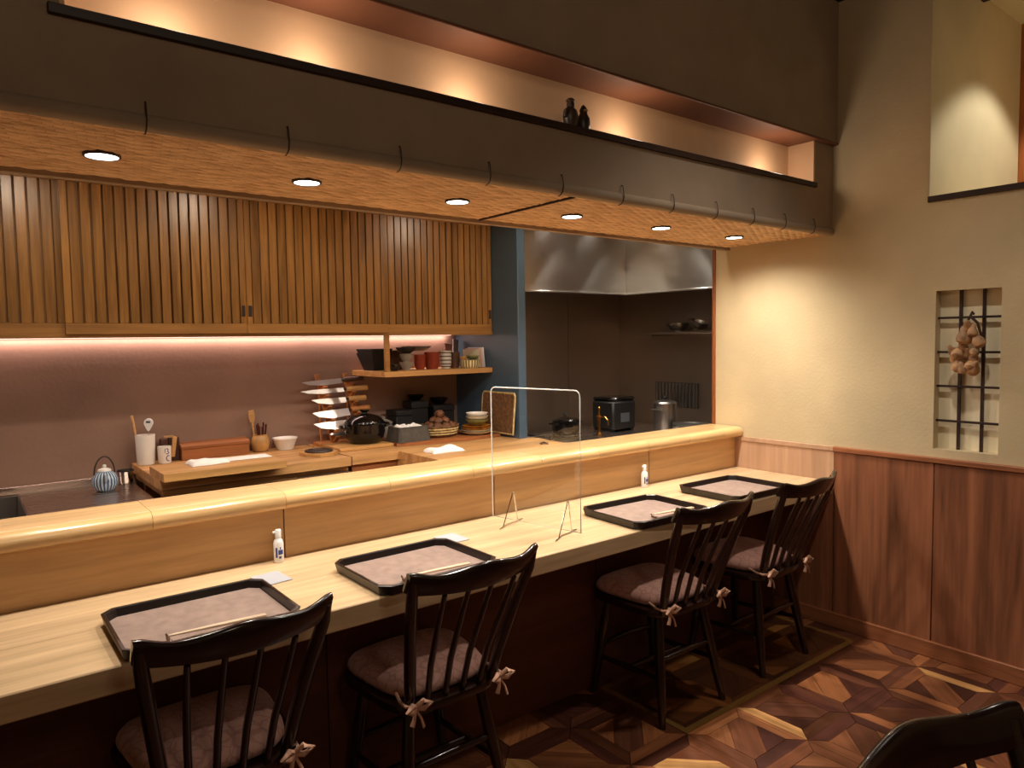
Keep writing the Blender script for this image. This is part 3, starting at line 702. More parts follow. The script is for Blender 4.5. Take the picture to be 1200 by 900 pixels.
o = MB().lathe([(.048, 0), (.054, .012), (.056, .04), (.056, .044), (.052, .044), (.050, .012), (.0005, .008)], n=24).build('bamboo_basket', 'basket_stripe', loc=(2.335, 3.365, SHZ)); tag(o, 'round cream and brown slatted basket at the front of the shelf', 'basket')
bowl('rice_bowl', 'green_glaze', (2.352, 3.365, SHZ + .0445), .040, .026, 'small green glazed bowl set on the slatted basket')
bowl('rice_bowl', 'tan_ceramic', (2.29, 3.365, SHZ + .0445), .022, .022, 'tiny tan bowl set on the slatted basket')
for k, (mt, lb) in enumerate((('white_plastic', 'white booklet leaning at the partition end of the shelf'), ('pink_paper', 'pale pink booklet leaning between cup stacks and white booklet'), ('cream_ceramic', 'cream folder leaning behind the slatted basket'))):
    o = B(-.003, .003, -.055, .055, 0, .115 - .006 * k, bv=.0008).build('booklet', mt, loc=(2.425 - .018 * k, 3.42, SHZ + .001)); o.rotation_euler = (0, -.14, .35); tag(o, lb, 'booklet')
o = B(-.03, .03, -.003, .003, 0, .135, bv=.0008).build('folded_flyer', 'pink_paper', loc=(2.31, 3.55, SHZ + .004)); o.rotation_euler = (-.1, .1, .2); tag(o, 'pale folded flyer standing upright behind the basket', 'paper')
o = B(-.022, .022, -.003, .003, 0, .16, bv=.0008).build('folded_flyer', 'grey_card', loc=(2.375, 3.58, SHZ + .005)); o.rotation_euler = (-.1, .16, .2); tag(o, 'bluish folded flyer standing against the kitchen wall', 'paper')

# ================================================================== BENCH ITEMS
BZ = .931
# teapot
t = thing('teapot', 'small blue and white striped teapot with an arched handle', 'teapot', (.494, 3.44, .861))
MB().lathe([(.030, 0), (.040, .008), (.050, .030), (.050, .052), (.040, .072), (.026, .082), (.024, .086), (.0005, .087)], n=32).build('body', 'blue_stripe', t)
lid = MB().lathe([(.027, .084), (.024, .091), (.010, .097), (.0005, .098)], n=24).build('lid', 'white_ceramic', t); MB().lathe([(.004, .096), (.008, .103), (.007, .109), (.0005, .111)], n=12).build('knob', 'white_ceramic', lid)
MB().tube([(.0, -.042, .045), (-.006, -.06, .055), (-.009, -.070, .072), (-.010, -.076, .08)], [.012, .009, .007, .006], 10).build('spout', 'blue_stripe', t)
MB().tube([(.04 * math.cos(a), .012 * math.cos(a), .07 + .075 * math.sin(a)) for a in [math.pi * k / 14 for k in range(15)]], .0032, 8).build('handle', 'iron', t)
t = thing('steel_cup', 'short shiny steel cup between the teapot and the bench', 'cup', (.592, 3.555, .861))
MB().lathe([(.026, 0), (.030, .006), (.032, .055), (.034, .058), (.031, .057), (.029, .01), (.0005, .008)], n=28).build('body', 'chrome', t); MB().ring([(.0345, .055), (.0352, .060), (.033, .061), (.032, .057)], n=28).build('rim', 'black_matte', t)
# utensil vase with thermometer and brush
o = MB().lathe([(.036, 0), (.038, .004), (.042, .132), (.042, .135), (.039, .135), (.035, .008), (.0005, .006)], n=32).build('utensil_vase', 'white_ceramic', loc=(.685, 3.595, BZ)); tag(o, 'tall white utensil vase holding a thermometer and a stick', 'vase')
t = thing('kitchen_thermometer', 'white teardrop kitchen thermometer standing in the tall vase', 'thermometer', (.697, 3.592, BZ + .01)); t.rotation_euler = (.05, .05, -.5)
MB().tube([(0, 0, 0), (0, 0, .150)], .0018, 6).build('probe', 'steel', t)
mb = MB(); mb.M = T(0, -.004, .180) @ rot('X', 90); mb.prism([(.019 * math.cos(a) * (1 - .35 * max(0, -math.sin(a)) ** 2), .021 * math.sin(a) + (-.016 * max(0, -math.sin(a)) ** 3)) for a in [2 * math.pi * k / 28 for k in range(28)]], -.006, .006); mb.build('head', 'white_plastic', t)
B(-.009, .009, -.0115, -.0102, .181, .190).build('display', 'grey_panel', t)
o = MB().tube([(-.02, .01, .012), (-.038, .02, .19), (-.045, .024, .225)], [.004, .005, .006], 8).build('wooden_stick', 'wood_handle', loc=(.682, 3.595, BZ)); tag(o, 'slim wooden stick leaning in the tall white vase', 'utensil')
t = thing('tea_mug', 'white cylindrical teacup painted with blue brush characters', 'cup', (.757, 3.565, BZ))
MB().lathe([(.026, 0), (.028, .003), (.029, .078), (.0265, .078), (.025, .006), (.0005, .005)], n=28).build('body', 'white_ceramic', t)
def arc_mark(t, pts, rr, w=.0022):     # brush mark laid on the cylinder of radius rr; pts = (angle_deg, z)
    MB().tube([(rr * math.cos(math.radians(a)), rr * math.sin(math.radians(a)), z) for a, z in pts], w, 6).build('brush_mark', 'blue_print', t)
arc_mark(t, [(-88, .068), (-76, .070), (-66, .064), (-76, .058), (-62, .052), (-74, .045), (-88, .047)], .0288)
arc_mark(t, [(-60, .036), (-74, .037), (-86, .030), (-86, .020), (-74, .013), (-62, .014)], .0288); arc_mark(t, [(-96, .070), (-97, .050)], .0288, .0014)
t = thing('knife_block', 'dark wooden stand with a pale wooden clip behind the painted teacup', 'stand', (.80, 3.635, BZ))
B(-.045, -.012, -.02, .02, 0, .105, bv=.003).build('block', 'wood_dark', t); B(-.010, .035, -.022, .02, 0, .11, bv=.003).build('block', 'wood_dark', t)
mb = MB(); mb.M = T(.006, -.034, .07) @ rot('Y', 8); mb.box(-.009, .009, -.008, .008, -.05, .045, bv=.002); mb.build('clip', 'wood_handle', t)
mb = MB(); mb.M = T(-.004, -.03, .112); mb.box(-.03, .012, -.006, .006, 0, .008); mb.build('clip_arm', 'wood_handle', t)
t = thing('wooden_box', 'long reddish brown wooden box with a sloping lid behind the board', 'box', (.99, 3.625, BZ))
mb = MB(); mb.loft([[(x, -.048, 0), (x, .048, 0), (x, .048, .052), (x, -.048, .052)] for x in (-.155, .155)]); mb.build('body', 'wood_box', t)
mb = MB(); mb.loft([[(x, -.052, .053), (x, .05, .053), (x, .05, .074), (x, .02, .080), (x, -.04, .072), (x, -.052, .065)] for x in (-.158, .158)]); mb.build('lid', 'wood_box', t)
# cutting board with cloth and paper
o = B(.64, 1.135, 3.045, 3.30, BZ, BZ + .034, bv=.002).build('cutting_board', 'wood_board'); tag(o, 'thick pale cutting board lying on the prep bench', 'cutting board')
r1 = random.Random(3)
def cloth(name, loc, sx, sy, hh, rz, label, seed, cat='cloth'):
    r = random.Random(seed); ph = [r.uniform(0, 6) for _ in range(6)]
    def fn(u, v):
        a = u * 2 - 1; b = v * 2 - 1
        e = max(0, 1 - a ** 6) ** .5 * max(0, 1 - b ** 6) ** .5
        z = hh * e * (.72 + .2 * math.sin(4 * u + 3 * v + ph[0]) + .14 * math.sin(11 * u - 5 * v + ph[1]) + .10 * math.sin(17 * v + 4 * u + ph[2])) + .003
        return (a * sx * (1 - .06 * math.sin(3 * b + ph[3])), b * sy * (1 - .08 * math.sin(4 * a + ph[4])), z)
    o = MB().height(22, 16, fn, .0028).build(name, 'white_cloth', loc=loc, angle=80); o.rotation_euler = (0, 0, rz); return tag(o, label, cat)
cloth('folded_cloth', (.845, 3.20, BZ + .035), .075, .055, .020, .1, 'folded white cloth on the cutting board', 2)
o = B(-.135, .135, -.05, .05, 0, .003, bv=.0008).build('paper_towel', 'white_cloth', loc=(.985, 3.235, BZ + .0348)); o.rotation_euler = (0, 0, -.04); tag(o, 'flat white paper sheet spread on the cutting board', 'paper')
# chopstick jar and spatula
o = MB().lathe([(.030, 0), (.040, .012), (.046, .04), (.042, .066), (.034, .08), (.035, .086), (.031, .086), (.030, .07), (.036, .02), (.0005, .012)], n=28).build('utensil_jar', 'tan_ceramic', loc=(1.215, 3.62, BZ)); tag(o, 'round tan jar filled with dark red chopsticks', 'jar')
for k in range(7):
    a = k * .9; o = MB().tube([(.012 * math.cos(a), .012 * math.sin(a), .02), (.024 * math.cos(a), .022 * math.sin(a), .135 + .01 * math.sin(k * 2.1))], [.002, .0042], 7).build('lacquer_chopstick', 'dark_red', loc=(1.225, 3.62, BZ)); tag(o, 'dark red lacquered chopstick standing in the round tan jar', 'chopstick', 'chopsticks in the tan jar')
t = thing('wooden_spatula', 'pale wooden spatula standing in the round tan jar', 'spatula', (1.195, 3.625, BZ + .014))
MB().tube([(0, 0, 0), (-.010, .004, .10), (-.013, .004, .145)], .005, 8).build('handle', 'wood_handle', t)
mb = MB(); mb.M = T(-.016, .004, .165) @ rot('X', 90) @ rot('Z', 6); mb.prism([(-.010, -.03), (.010, -.03), (.016, .0), (.014, .03), (-.012, .03), (-.016, 0)], -.003, .003); mb.build('paddle', 'wood_handle', t)
mb = MB().lathe([(.040, 0), (.042, .004), (.058, .05), (.062, .055), (.062, .060), (.057, .060), (.052, .05), (.038, .008), (.0005, .007)], n=30); o = mb.build('white_tub', 'white_ceramic', loc=(1.335, 3.60, BZ)); tag(o, 'white flared bowl beside the tan chopstick jar', 'bowl')
# trivet
t = thing('trivet', 'octagonal wooden board with a round black iron plate', 'trivet', (1.395, 3.315, BZ))
mb = MB(); mb.prism([(.088 * math.cos(a), .105 * math.sin(a)) for a in [math.pi / 8 + k * math.pi / 4 for k in range(8)]], 0, .014); mb.build('board', 'wood_board', t)
MB().lathe([(.066, .0145), (.068, .018), (.066, .022), (.05, .024), (.048, .020), (.0005, .020)], n=30).build('plate', 'iron', t)
o = B(1.50, 1.80, 3.30, 3.53, BZ, BZ + .016, bv=.002).build('pot_board', 'wood_board'); tag(o, 'flat wooden board under the black clay pot', 'board')
# clay pot
t = thing('clay_pot', 'glossy black lidded clay pot with side handles', 'pot', (1.695, 3.42, BZ + .0165))
MB().lathe([(.062, 0), (.078, .006), (.098, .03), (.106, .06), (.104, .09), (.108, .098), (.108, .102), (.0005, .102)], n=36).build('body', 'black_glaze', t)
lid = MB().lathe([(.104, .102), (.104, .108), (.092, .124), (.066, .142), (.03, .152), (.0005, .154)], n=36).build('lid', 'black_glaze', t)
MB().lathe([(.016, .150), (.014, .160), (.026, .168), (.026, .174), (.0005, .176)], n=20).build('knob', 'black_glaze', lid)
for s in (-1, 1): MB().tube([(s * .098, -.035, .084), (s * .126, -.028, .09), (s * .132, 0, .091), (s * .126, .028, .09), (s * .098, .035, .084)], .009, 10).build('handle', 'black_glaze', t)
# knife rack: two leaning notched uprights on a base, back struts
t = thing('knife_rack', 'wooden knife rack with two leaning notched uprights', 'rack', (1.64, 3.60, BZ))
B(-.14, .18, -.045, .045, 0, .016, bv=.002).build('base', 'wood_rack', t)
for ux in (-.055, .105):
    mb = MB(); bot = Vector((ux, -.035, .014)); top = Vector((ux - .055, .03, .375))
    mb.loft([[bot + Vector((-.013, -.009, 0)), bot + Vector((.013, -.009, 0)), bot + Vector((.013, .009, 0)), bot + Vector((-.013, .009, 0))], [top + Vector((-.013, -.009, 0)), top + Vector((.013, -.009, 0)), top + Vector((.013, .009, 0)), top + Vector((-.013, .009, 0))]])
    u = mb.build('upright', 'wood_rack', t)
    for kz, wd in ((.345, .030), (.296, .026), (.245, .034), (.185, .046), (.125, .046), (.065, .022)):
        ln = .046 if ux < 0 else .034                      # each peg ends just under the blade or handle it carries
        pz = kz - (wd * .85 + .034 if ux < 0 else .040); p = bot.lerp(top, max(.02, (pz - .014) / .361))
        pm = MB(); pm.M = T(p.x + .006, p.y - .009, p.z) @ rot('X', 52); pm.box(-.011, .011, -.005, .005, -.004, ln, bv=.001); pm.build('peg', 'wood_rack', u)
    MB().tube([(ux - .04, .034, .012), (ux - .05, .026, .32)], .006, 8).build('strut', 'wood_rack', t)
knives = [(.345, .30, .030, 'long slim', 'dark'), (.296, .33, .026, 'long pointed', 'pale'), (.245, .26, .034, 'short broad', 'pale'), (.185, .28, .046, 'broad deep bladed', 'amber'), (.125, .29, .046, 'large triangular', 'dark'), (.065, .14, .022, 'small paring', 'pale')]
for k, (kz, ln, wd, adj, hc) in enumerate(knives):
    f = (kz - .014) / .36; yy = -.035 + .065 * f - .034
    kn = thing('kitchen_knife', '%s steel kitchen knife with %s handle, %s from the top of the rack' % (adj, hc, ('first', 'second', 'third', 'fourth', 'fifth', 'sixth')[k]), 'knife', (1.64 - .055 * f + .02, 3.60 + yy, BZ + kz), 0, 'knives on the rack')
    kn.rotation_euler = (-.5, -.04 + .02 * (k % 3), .06)
    bl = -ln * .68; hx = ln * .34 if k < 5 else .055
    off = .02 if k < 5 else -.01
    mb = MB(); pts = [(off + .02, .004), (off + .02, .004 - wd * .9), (off + bl * .45, .003 - wd * 1.0), (off + bl * .82, -wd * .6), (off + bl, .0), (off + bl * .7, .004)]
    mb.M = rot('X', 90); mb.prism(pts, -.0016, .0016); mb.build('blade', 'blade', kn)
    mb = MB(); mb.tube([(off + .02, 0, -.006), (off + .036, 0, -.006)], [.005, .009], 8); mb.build('ferrule', 'iron', kn)
    MB().tube([(off + .034, 0, -.006), (off + .06, 0, -.005), (off + .05 + hx, 0, -.006)], [.010, .0115, .012], 10, flat=1.25).build('handle', {'dark': 'wood_dark', 'pale': 'wood_handle', 'amber': 'wood_rack'}[hc], kn)
# rough wooden tray with baskets and plates
o = MB().prism([(1.80, 3.27), (2.0, 3.215), (2.42, 3.20), (2.44, 3.24), (2.435, 3.52), (1.83, 3.54)], BZ, BZ + .016).build('rough_board', 'wood_box'); tag(o, 'rough edged brown board carrying baskets and plates', 'board')
TZ = BZ + .0165
def pyramid(name, x, y, z, a0, b0, a1, b1, hh, rz, mat, label):
    t = thing(name, label, 'basket', (x, y, z), rz)
    rect = lambda s, q, zz, r=.012: [(sx * (s - (r if k % 2 == 0 else 0)) if False else px, py, zz) for k, (px, py) in enumerate([(-s + r, -q), (s - r, -q), (s, -q + r), (s, q - r), (s - r, q), (-s + r, q), (-s, q - r), (-s, -q + r)])]
    MB().loft([rect(a0, b0, 0), rect(a1, b1, hh), rect(a1 - .006, b1 - .006, hh), rect(a0 - .005, b0 - .005, .01)]).build('body', mat, t, 25)
    MB().tube([(p[0], p[1], hh) for p in rect(a1 - .002, b1 - .002, 0)], .0045, 6, closed=True).build('rim', mat, t)
    return t
pyramid('square_basket', 1.905, 3.335, TZ, .10, .075, .088, .066, .075, .04, 'grey_stone', 'grey square basket with white folded towels inside')
for k, (dx, dy) in enumerate(((-.035, .005), (.035, -.005))):
    o = cloth('rolled_towel', (1.905 + dx, 3.335 + dy, TZ + .058), .032, .045, .026, .3 * k, 'white folded towel inside the grey square basket', 10 + k); o['group'] = 'towels in the grey basket'
t = thing('bamboo_basket', 'oval brown woven basket heaped with mushrooms', 'basket', (2.116, 3.355, TZ)); t.scale = (1.0, 1.0, 1.15)
mb = MB(); mb.lathe([(.075, 0), (.088, .004), (.105, .035), (.11, .052), (.105, .052), (.095, .03), (.08, .01), (.0005, .008)], n=28, sy=.8); mb.build('bowl', 'wicker', t)
MB().tube([(.108 * math.cos(a), .086 * math.sin(a), .052 + .004 * math.sin(9 * a)) for a in [2 * math.pi * k / 30 for k in range(30)]], .006, 6, closed=True).build('rim', 'wicker', t)
for zz, rr in ((.016, .098), (.028, .104), (.04, .108)):
    MB().tube([(rr * math.cos(a), rr * .8 * math.sin(a), zz) for a in [2 * math.pi * k / 30 for k in range(30)]], .004, 6, closed=True).build('weave', 'straw', t)
r2 = random.Random(5); msh = None
spots = [(.076, 2 * math.pi * k / 8 + .2, .066, 48) for k in range(8)] + [(.041, 2 * math.pi * k / 5 + .3, .096, 26) for k in range(5)] + [(.016, 4.9, .123, 96), (.016, 1.7, .122, 84)]
for k, (rad, a, zz, tilt) in enumerate(spots):
    loc = (2.116 + rad * math.cos(a), 3.355 + rad * .80 * math.sin(a), TZ + zz)
    if msh is None:
        t = msh = thing('mushroom', 'brown capped mushroom heaped in the oval woven basket', 'mushroom', loc, 0, 'mushrooms in the woven basket')
        MB().lathe([(.006, -.012), (.022, -.010), (.024, -.004), (.019, .006), (.010, .011), (.0005, .012)], n=14).build('cap', 'mushroom_cap', t)
        MB().tube([(0, 0, -.008), (.001, 0, -.020), (.003, 0, -.034)], [.0085, .0075, .008], 8).build('stem', 'mushroom_stem', t)
    else: t = copy_tree(msh); t.location = loc
    t.rotation_euler = (0, math.radians(tilt + r2.uniform(-6, 6)), a)
for k in range(4):
    bowl('oval_plate', 'cream_ceramic' if k < 2 else 'ochre', (2.320, 3.295, TZ + k * .011), .088 - .003 * k, .018, ('large cream plate at the bottom of the plate stack' if k < 2 else 'ochre plate in the middle of the plate stack'), 'stacked plates' if k < 2 else 'stacked ochre plates', .6, 'plate')
for k in range(3): bowl('serving_bowl', ('green_glaze', 'cream_ceramic', 'white_ceramic')[k], (2.327, 3.295, TZ + .0505 + k * .018), .066 - .002 * k, .034, ('green glazed bowl on the plate stack', 'cream bowl nested between green and white bowls', 'white bowl on top of the plate stack')[k])
# dark lacquer ware behind
for (x, y, a, b2, hh, lb) in ((1.985, 3.57, .05, .06, .16, 'tall black box behind the grey basket'), (2.11, 3.60, .055, .05, .20, 'tallest black lacquer box against the kitchen wall'), (2.255, 3.58, .07, .06, .17, 'low black lacquer box behind the mushroom basket')):
    t = thing('lacquer_box', lb, 'box', (x, y, BZ + (.0165 if y < 3.54 else 0)))
    B(-a, a, -b2, b2, 0, hh * .8, bv=.004).build('body', 'black_matte', t); B(-a - .003, a + .003, -b2 - .003, b2 + .003, hh * .8, hh, bv=.004).build('lid', 'black_matte', t)
bowl('lacquer_bowl', 'black_glaze', (2.255, 3.58, BZ + .171), .055, .04, 'black lacquer bowl on the low black box')
bowl('lacquer_bowl', 'black_glaze', (2.11, 3.60, BZ + .201), .05, .034, 'black lacquer bowl on the tallest black box')
t = thing('grey_pot', 'small grey lidded ceramic pot behind the clay pot', 'pot', (1.885, 3.57, BZ))
MB().lathe([(.03, 0), (.045, .02), (.05, .07), (.046, .09), (.0005, .09)], n=24).build('body', 'grey_ceramic', t); MB().lathe([(.052, .09), (.05, .098), (.02, .112), (.008, .116), (.010, .126), (.0005, .128)], n=24).build('lid', 'grey_ceramic', t)
t = thing('wicker_tray', 'rectangular brown wicker tray leaning on the blue partition', 'tray', (2.418, 3.235, BZ + .0168)); t.rotation_euler = (0, .095, 0)
B(-.004, .004, -.145, .145, .004, .225).build('panel', 'wicker', t)
MB().tube([(0, -.15, .006), (0, -.15, .215), (0, -.14, .23), (0, .14, .23), (0, .15, .215), (0, .15, .006)], .006, 8, closed=True).build('rim', 'straw', t)
cloth('oshibori_towel', (1.895, 2.97, BZ), .088, .05, .026, -.05, 'crumpled white towel on the worktop before the baskets', 21)
t = thing('black_clip', 'small black metal clip lying on the worktop end', 'clip', (2.40, 2.80, BZ))
MB().tube([(-.02, 0, .004), (0, .006, .006), (.022, -.004, .004)], .004, 6).build('arm', 'iron', t); MB().tube([(-.015, .018, .004), (.0, .002, .012), (.01, -.02, .004)], .004, 6).build('arm', 'iron', t)

# ================================================================== THINGS ON THE COUNTER
def make_tray():
    t = thing('serving_tray', '', 'tray')
    def oct_(a, b, c): return [(-a + c, -b), (a - c, -b), (a, -b + c), (a, b - c), (a - c, b), (-a + c, b), (-a, b - c), (-a, -b + c)]
    a, b = .2125, .1725
    rings = [[(x, y, z) for x, y in oct_(a + d, b + d, .028)] for d, z in ((-.012, 0), (-.006, .003), (0, .030), (-.002, .032), (-.008, .032), (-.010, .030), (-.014, .008))]
    MB().loft(rings).build('body', 'lacquer', t, 25)
    MB().prism(oct_(a - .016, b - .016, .022), .0082, .0095).build('liner', 'liner', t)
    return t
trays = [(.490, 1.966, .0, 'dark lacquer tray before the fourth chair from the wainscot wall'), (1.145, 1.974, .01, 'dark lacquer tray before the third chair from the wainscot wall, beside the acrylic screen'),
         (2.235, 1.972, -.05, 'dark lacquer tray before the second chair from the wainscot wall, beyond the acrylic screen'), (2.885, 1.995, -.03, 'dark lacquer tray at the wainscot end of the counter')]
names4 = ('fourth', 'third', 'second', 'first')
tp = None
for k, (x, y, a, lb) in enumerate(trays):
    if tp is None: t = tp = make_tray()
    else: t = copy_tree(tp)
    t.location = (x, y, ZC + .0005); t.rotation_euler = (0, 0, a); tag(t, lb, 'tray', 'lacquer trays on the counter')
    if k == 3: continue
    zz = ZC + .0102
    cx, cy = (x - .02, y - .115) if k != 2 else (x + .03, y - .10)
    rs = thing('chopstick_rest', 'small brown chopstick rest on the tray of the %s place from the wainscot wall' % names4[k], 'chopstick rest', (cx - .085, cy, zz), a, 'chopstick rests')
    MB().tube([(-.004, -.022, .004), (0, -.012, .008), (0, 0, .006), (0, .012, .008), (.004, .022, .004)], [.003, .005, .004, .005, .003], 8).build('bar', 'brown_glaze', rs)
    MB().tube([(0, .014, .008), (-.003, .018, .018)], [.003, .002], 6).build('tip', 'brown_glaze', rs)
    for q in (0, 1):
        o = MB().tube([(-.12, 0, 0), (.0, 0, 0), (.115, 0, 0)], [.0022, .0042, .0036], 8).build('chopstick', 'chopstick_wood', loc=(cx + .035, cy + .007 * q - .002, zz + .0135)); o.rotation_euler = (0, .035, a + .02 * q)
        tag(o, 'pale wooden chopstick of the pair at the %s place from the wainscot wall' % names4[k], 'chopstick', 'chopsticks at the %s place' % names4[k])
def bottle(loc, label):
    t = thing('spray_bottle', label, 'bottle', loc, .1); t.scale = (.86, .86, .84)
    MB().lathe([(.017, 0), (.019, .003), (.019, .075), (.016, .088), (.010, .096), (.010, .102), (.0005, .102)], n=24).build('body', 'white_plastic', t)
    MB().lathe([(.0115, .100), (.0115, .128), (.010, .131), (.0005, .131)], n=20).build('cap', 'white_plastic', t)
    B(-.022, -.009, -.004, .004, .118, .126, bv=.001).build('nozzle', 'white_plastic', t)
    for a0, a1, z0, z1 in ((-150, -128, .022, .062), (-118, -60, .034, .052), (-112, -84, .018, .027), (-100, -88, .054, .064)):
        vs = [[(r * math.cos(math.radians(a0 + (a1 - a0) * k / 6)), r * math.sin(math.radians(a0 + (a1 - a0) * k / 6)), z) for r, z in ((.0190, z0), (.0194, z0), (.0194, z1), (.0190, z1))] for k in range(7)]
        MB().loft(vs).build('label_mark', 'blue_print', t)
bottle((.835, 2.345, ZC), 'small white spray bottle with blue print beside the grey card and fourth tray')
bottle((2.655, 2.345, ZC), 'small white spray bottle with blue print beyond the acrylic screen')
for (x, y, a, lb) in ((.752, 2.185, .12, 'grey folded card beside the fourth tray from the wainscot wall'), (1.425, 2.195, .05, 'grey folded card beside the third tray from the wainscot wall')):
    t = thing('table_card', lb, 'card', (x, y, ZC + .0004), a)
    B(-.045, .045, -.052, .052, 0, .002, bv=.0005).build('leaf', 'grey_card', t); 
    mb = MB(); mb.M = T(0, .002, .0024) @ rot('X', 1.5); mb.box(-.044, .044, -.05, .05, 0, .0016, bv=.0004); mb.build('leaf', 'grey_card', t)
# acrylic screen
t = thing('acrylic_screen', 'clear acrylic divider standing on wire feet across the counter', 'screen', (1.757, 2.112, ZC), .195)
ya, yb, zt, rc_ = -.219, .219, .542, .022
prof = [(ya, .016), (yb, .016)] + [(yb - rc_ + rc_ * math.cos(q), zt - rc_ + rc_ * math.sin(q)) for q in [k * math.pi / 12 for k in range(7)]] + [(ya + rc_ - rc_ * math.sin(q), zt - rc_ + rc_ * math.cos(q)) for q in [k * math.pi / 12 for k in range(7)]]
MB().loft([[(x, y, z) for y, z in prof] for x in (-.0015, .0015)]).build('sheet', 'acrylic', t, 30)
MB().tube([(0, y, z) for y, z in prof], .0024, 8, closed=True).build('edge', 'acrylic_edge', t)
for fy in (.11, -.16):
    MB().tube([(-.105, fy - .02, .003), (-.075, fy - .012, .003), (-.006, fy, .115), (-.004, fy, .125), (.004, fy, .125), (.006, fy, .115), (.05, fy + .02, .003), (.075, fy + .014, .003)], .0022, 8).build('wire_foot', 'chrome', t)
    MB().tube([(-.105, fy - .02, .003), (-.03, fy + .006, .003), (.03, fy + .006, .003), (.075, fy + .014, .003)], .0022, 8).build('wire_base', 'chrome', t)

# ================================================================== CHAIRS
def make_chair(loc, rz, label):
    t = thing('dining_chair', label, 'chair', loc, rz, 'dark spindle back chairs')
    # seat: saddle plate with rounded outline
    def outline(s, zz, n=32):
        out = []
        for k in range(n):
            a = 2 * math.pi * k / n; c, q = math.cos(a), math.sin(a); e = .45
            x = .205 * s * math.copysign(abs(c) ** e, c); y = (.205 if q < 0 else .188) * s * math.copysign(abs(q) ** e, q)
            x *= 1 + .10 * (y / .205); out.append((x, y, zz))
        return out
    MB().loft([outline(.93, .405), outline(.99, .412), outline(1.0, .424), outline(.985, .434), outline(.9, .436), outline(.5, .430)]).build('seat', 'chair_wood', t)
    # rail
    rings = []
    for k in range(25):
        u = -1 + 2 * k / 24; x = .217 * u; y = -.342 + .050 * u * u
        crest = .015 * math.exp(-(u / .38) ** 2) + .020 * (max(0, abs(u) - .62) / .38) ** 1.5
        z1 = .855 + crest; z0 = .793 + .012 * u * u - (.0 if abs(u) < .9 else 0); lean = -.020
        if abs(u) > .96: z0 += .006; z1 -= .006
        th = .0115
        rings.append([(x, y - th, z0 + .006), (x, y - th + .003, z0), (x, y + th - .003, z0), (x, y + th, z0 + .006), (x, y + th + lean, z1 - .009), (x, y + th - .004 + lean, z1 - .002), (x, y + th - .009 + lean, z1), (x, y - th + .009 + lean, z1), (x, y - th + .004 + lean, z1 - .002), (x, y - th + lean, z1 - .009)])
    MB().loft(rings).build('top_rail', 'chair_wood', t, 60)
    for s in (-1, 1):
        MB().tube([(s * .142, -.172, .42), (s * .158, -.205, .54), (s * .182, -.256, .69), (s * .200, -.300, .80), (s * .204, -.312, .845)], [.0165, .018, .0175, .0160, .0130], 12).build('post', 'chair_wood', t)
        MB().lathe([(.006, 0), (.005, .004), (.0005, .005)], (0, 0, 0), 10).build('plug', 'brass', t) if False else None
    for k in range(4):
        u = (-1.5 + k) / 1.5
        MB().tube([(.090 * u, -.178, .42), (.100 * u, -.222, .56), (.112 * u, -.288, .70), (.118 * u, -.332, .795)], [.0095, .0098, .0088, .0072], 10).build('spindle', 'chair_wood', t)
    legs = [(sx, sy) for sy in (-1, 1) for sx in (-1, 1)]
    def leg_pt(sx, sy, z):
        f = 1 - z / .41; y0 = .135; y1 = .205 if sy < 0 else .172
        return (sx * (.125 + .055 * f), sy * (y0 + (y1 - y0) * f), z)
    for sx, sy in legs:
        MB().tube([leg_pt(sx, sy, z) for z in (.412, .36, .24, .16, .06, .0)], [.015, .018, .0205, .019, .015, .0135], 12).build('leg', 'chair_wood', t)
    for sx in (-1, 1):
        a = leg_pt(sx, -1, .17); b = leg_pt(sx, 1, .15); m_ = tuple((a[i] + b[i]) / 2 for i in range(3))
        MB().tube([a, m_, b], [.009, .0125, .009], 10).build('stretcher', 'chair_wood', t)
    a = [(leg_pt(-1, -1, .17)[i] + leg_pt(-1, 1, .15)[i]) / 2 for i in range(3)]; b = [-a[0], a[1], a[2]]
    MB().tube([a, (0, a[1], a[2]), b], [.009, .0125, .009], 10).build('stretcher', 'chair_wood', t)
    a = leg_pt(-1, -1, .24); b = leg_pt(1, -1, .24); MB().tube([a, (0, a[1] - .004, .245), b], [.009, .012, .009], 10).build('stretcher', 'chair_wood', t)
    a = leg_pt(-1, 1, .20); b = leg_pt(1, 1, .20); MB().tube([a, (0, a[1] + .004, .205), b], [.009, .012, .009], 10).build('stretcher', 'chair_wood', t)
    return t
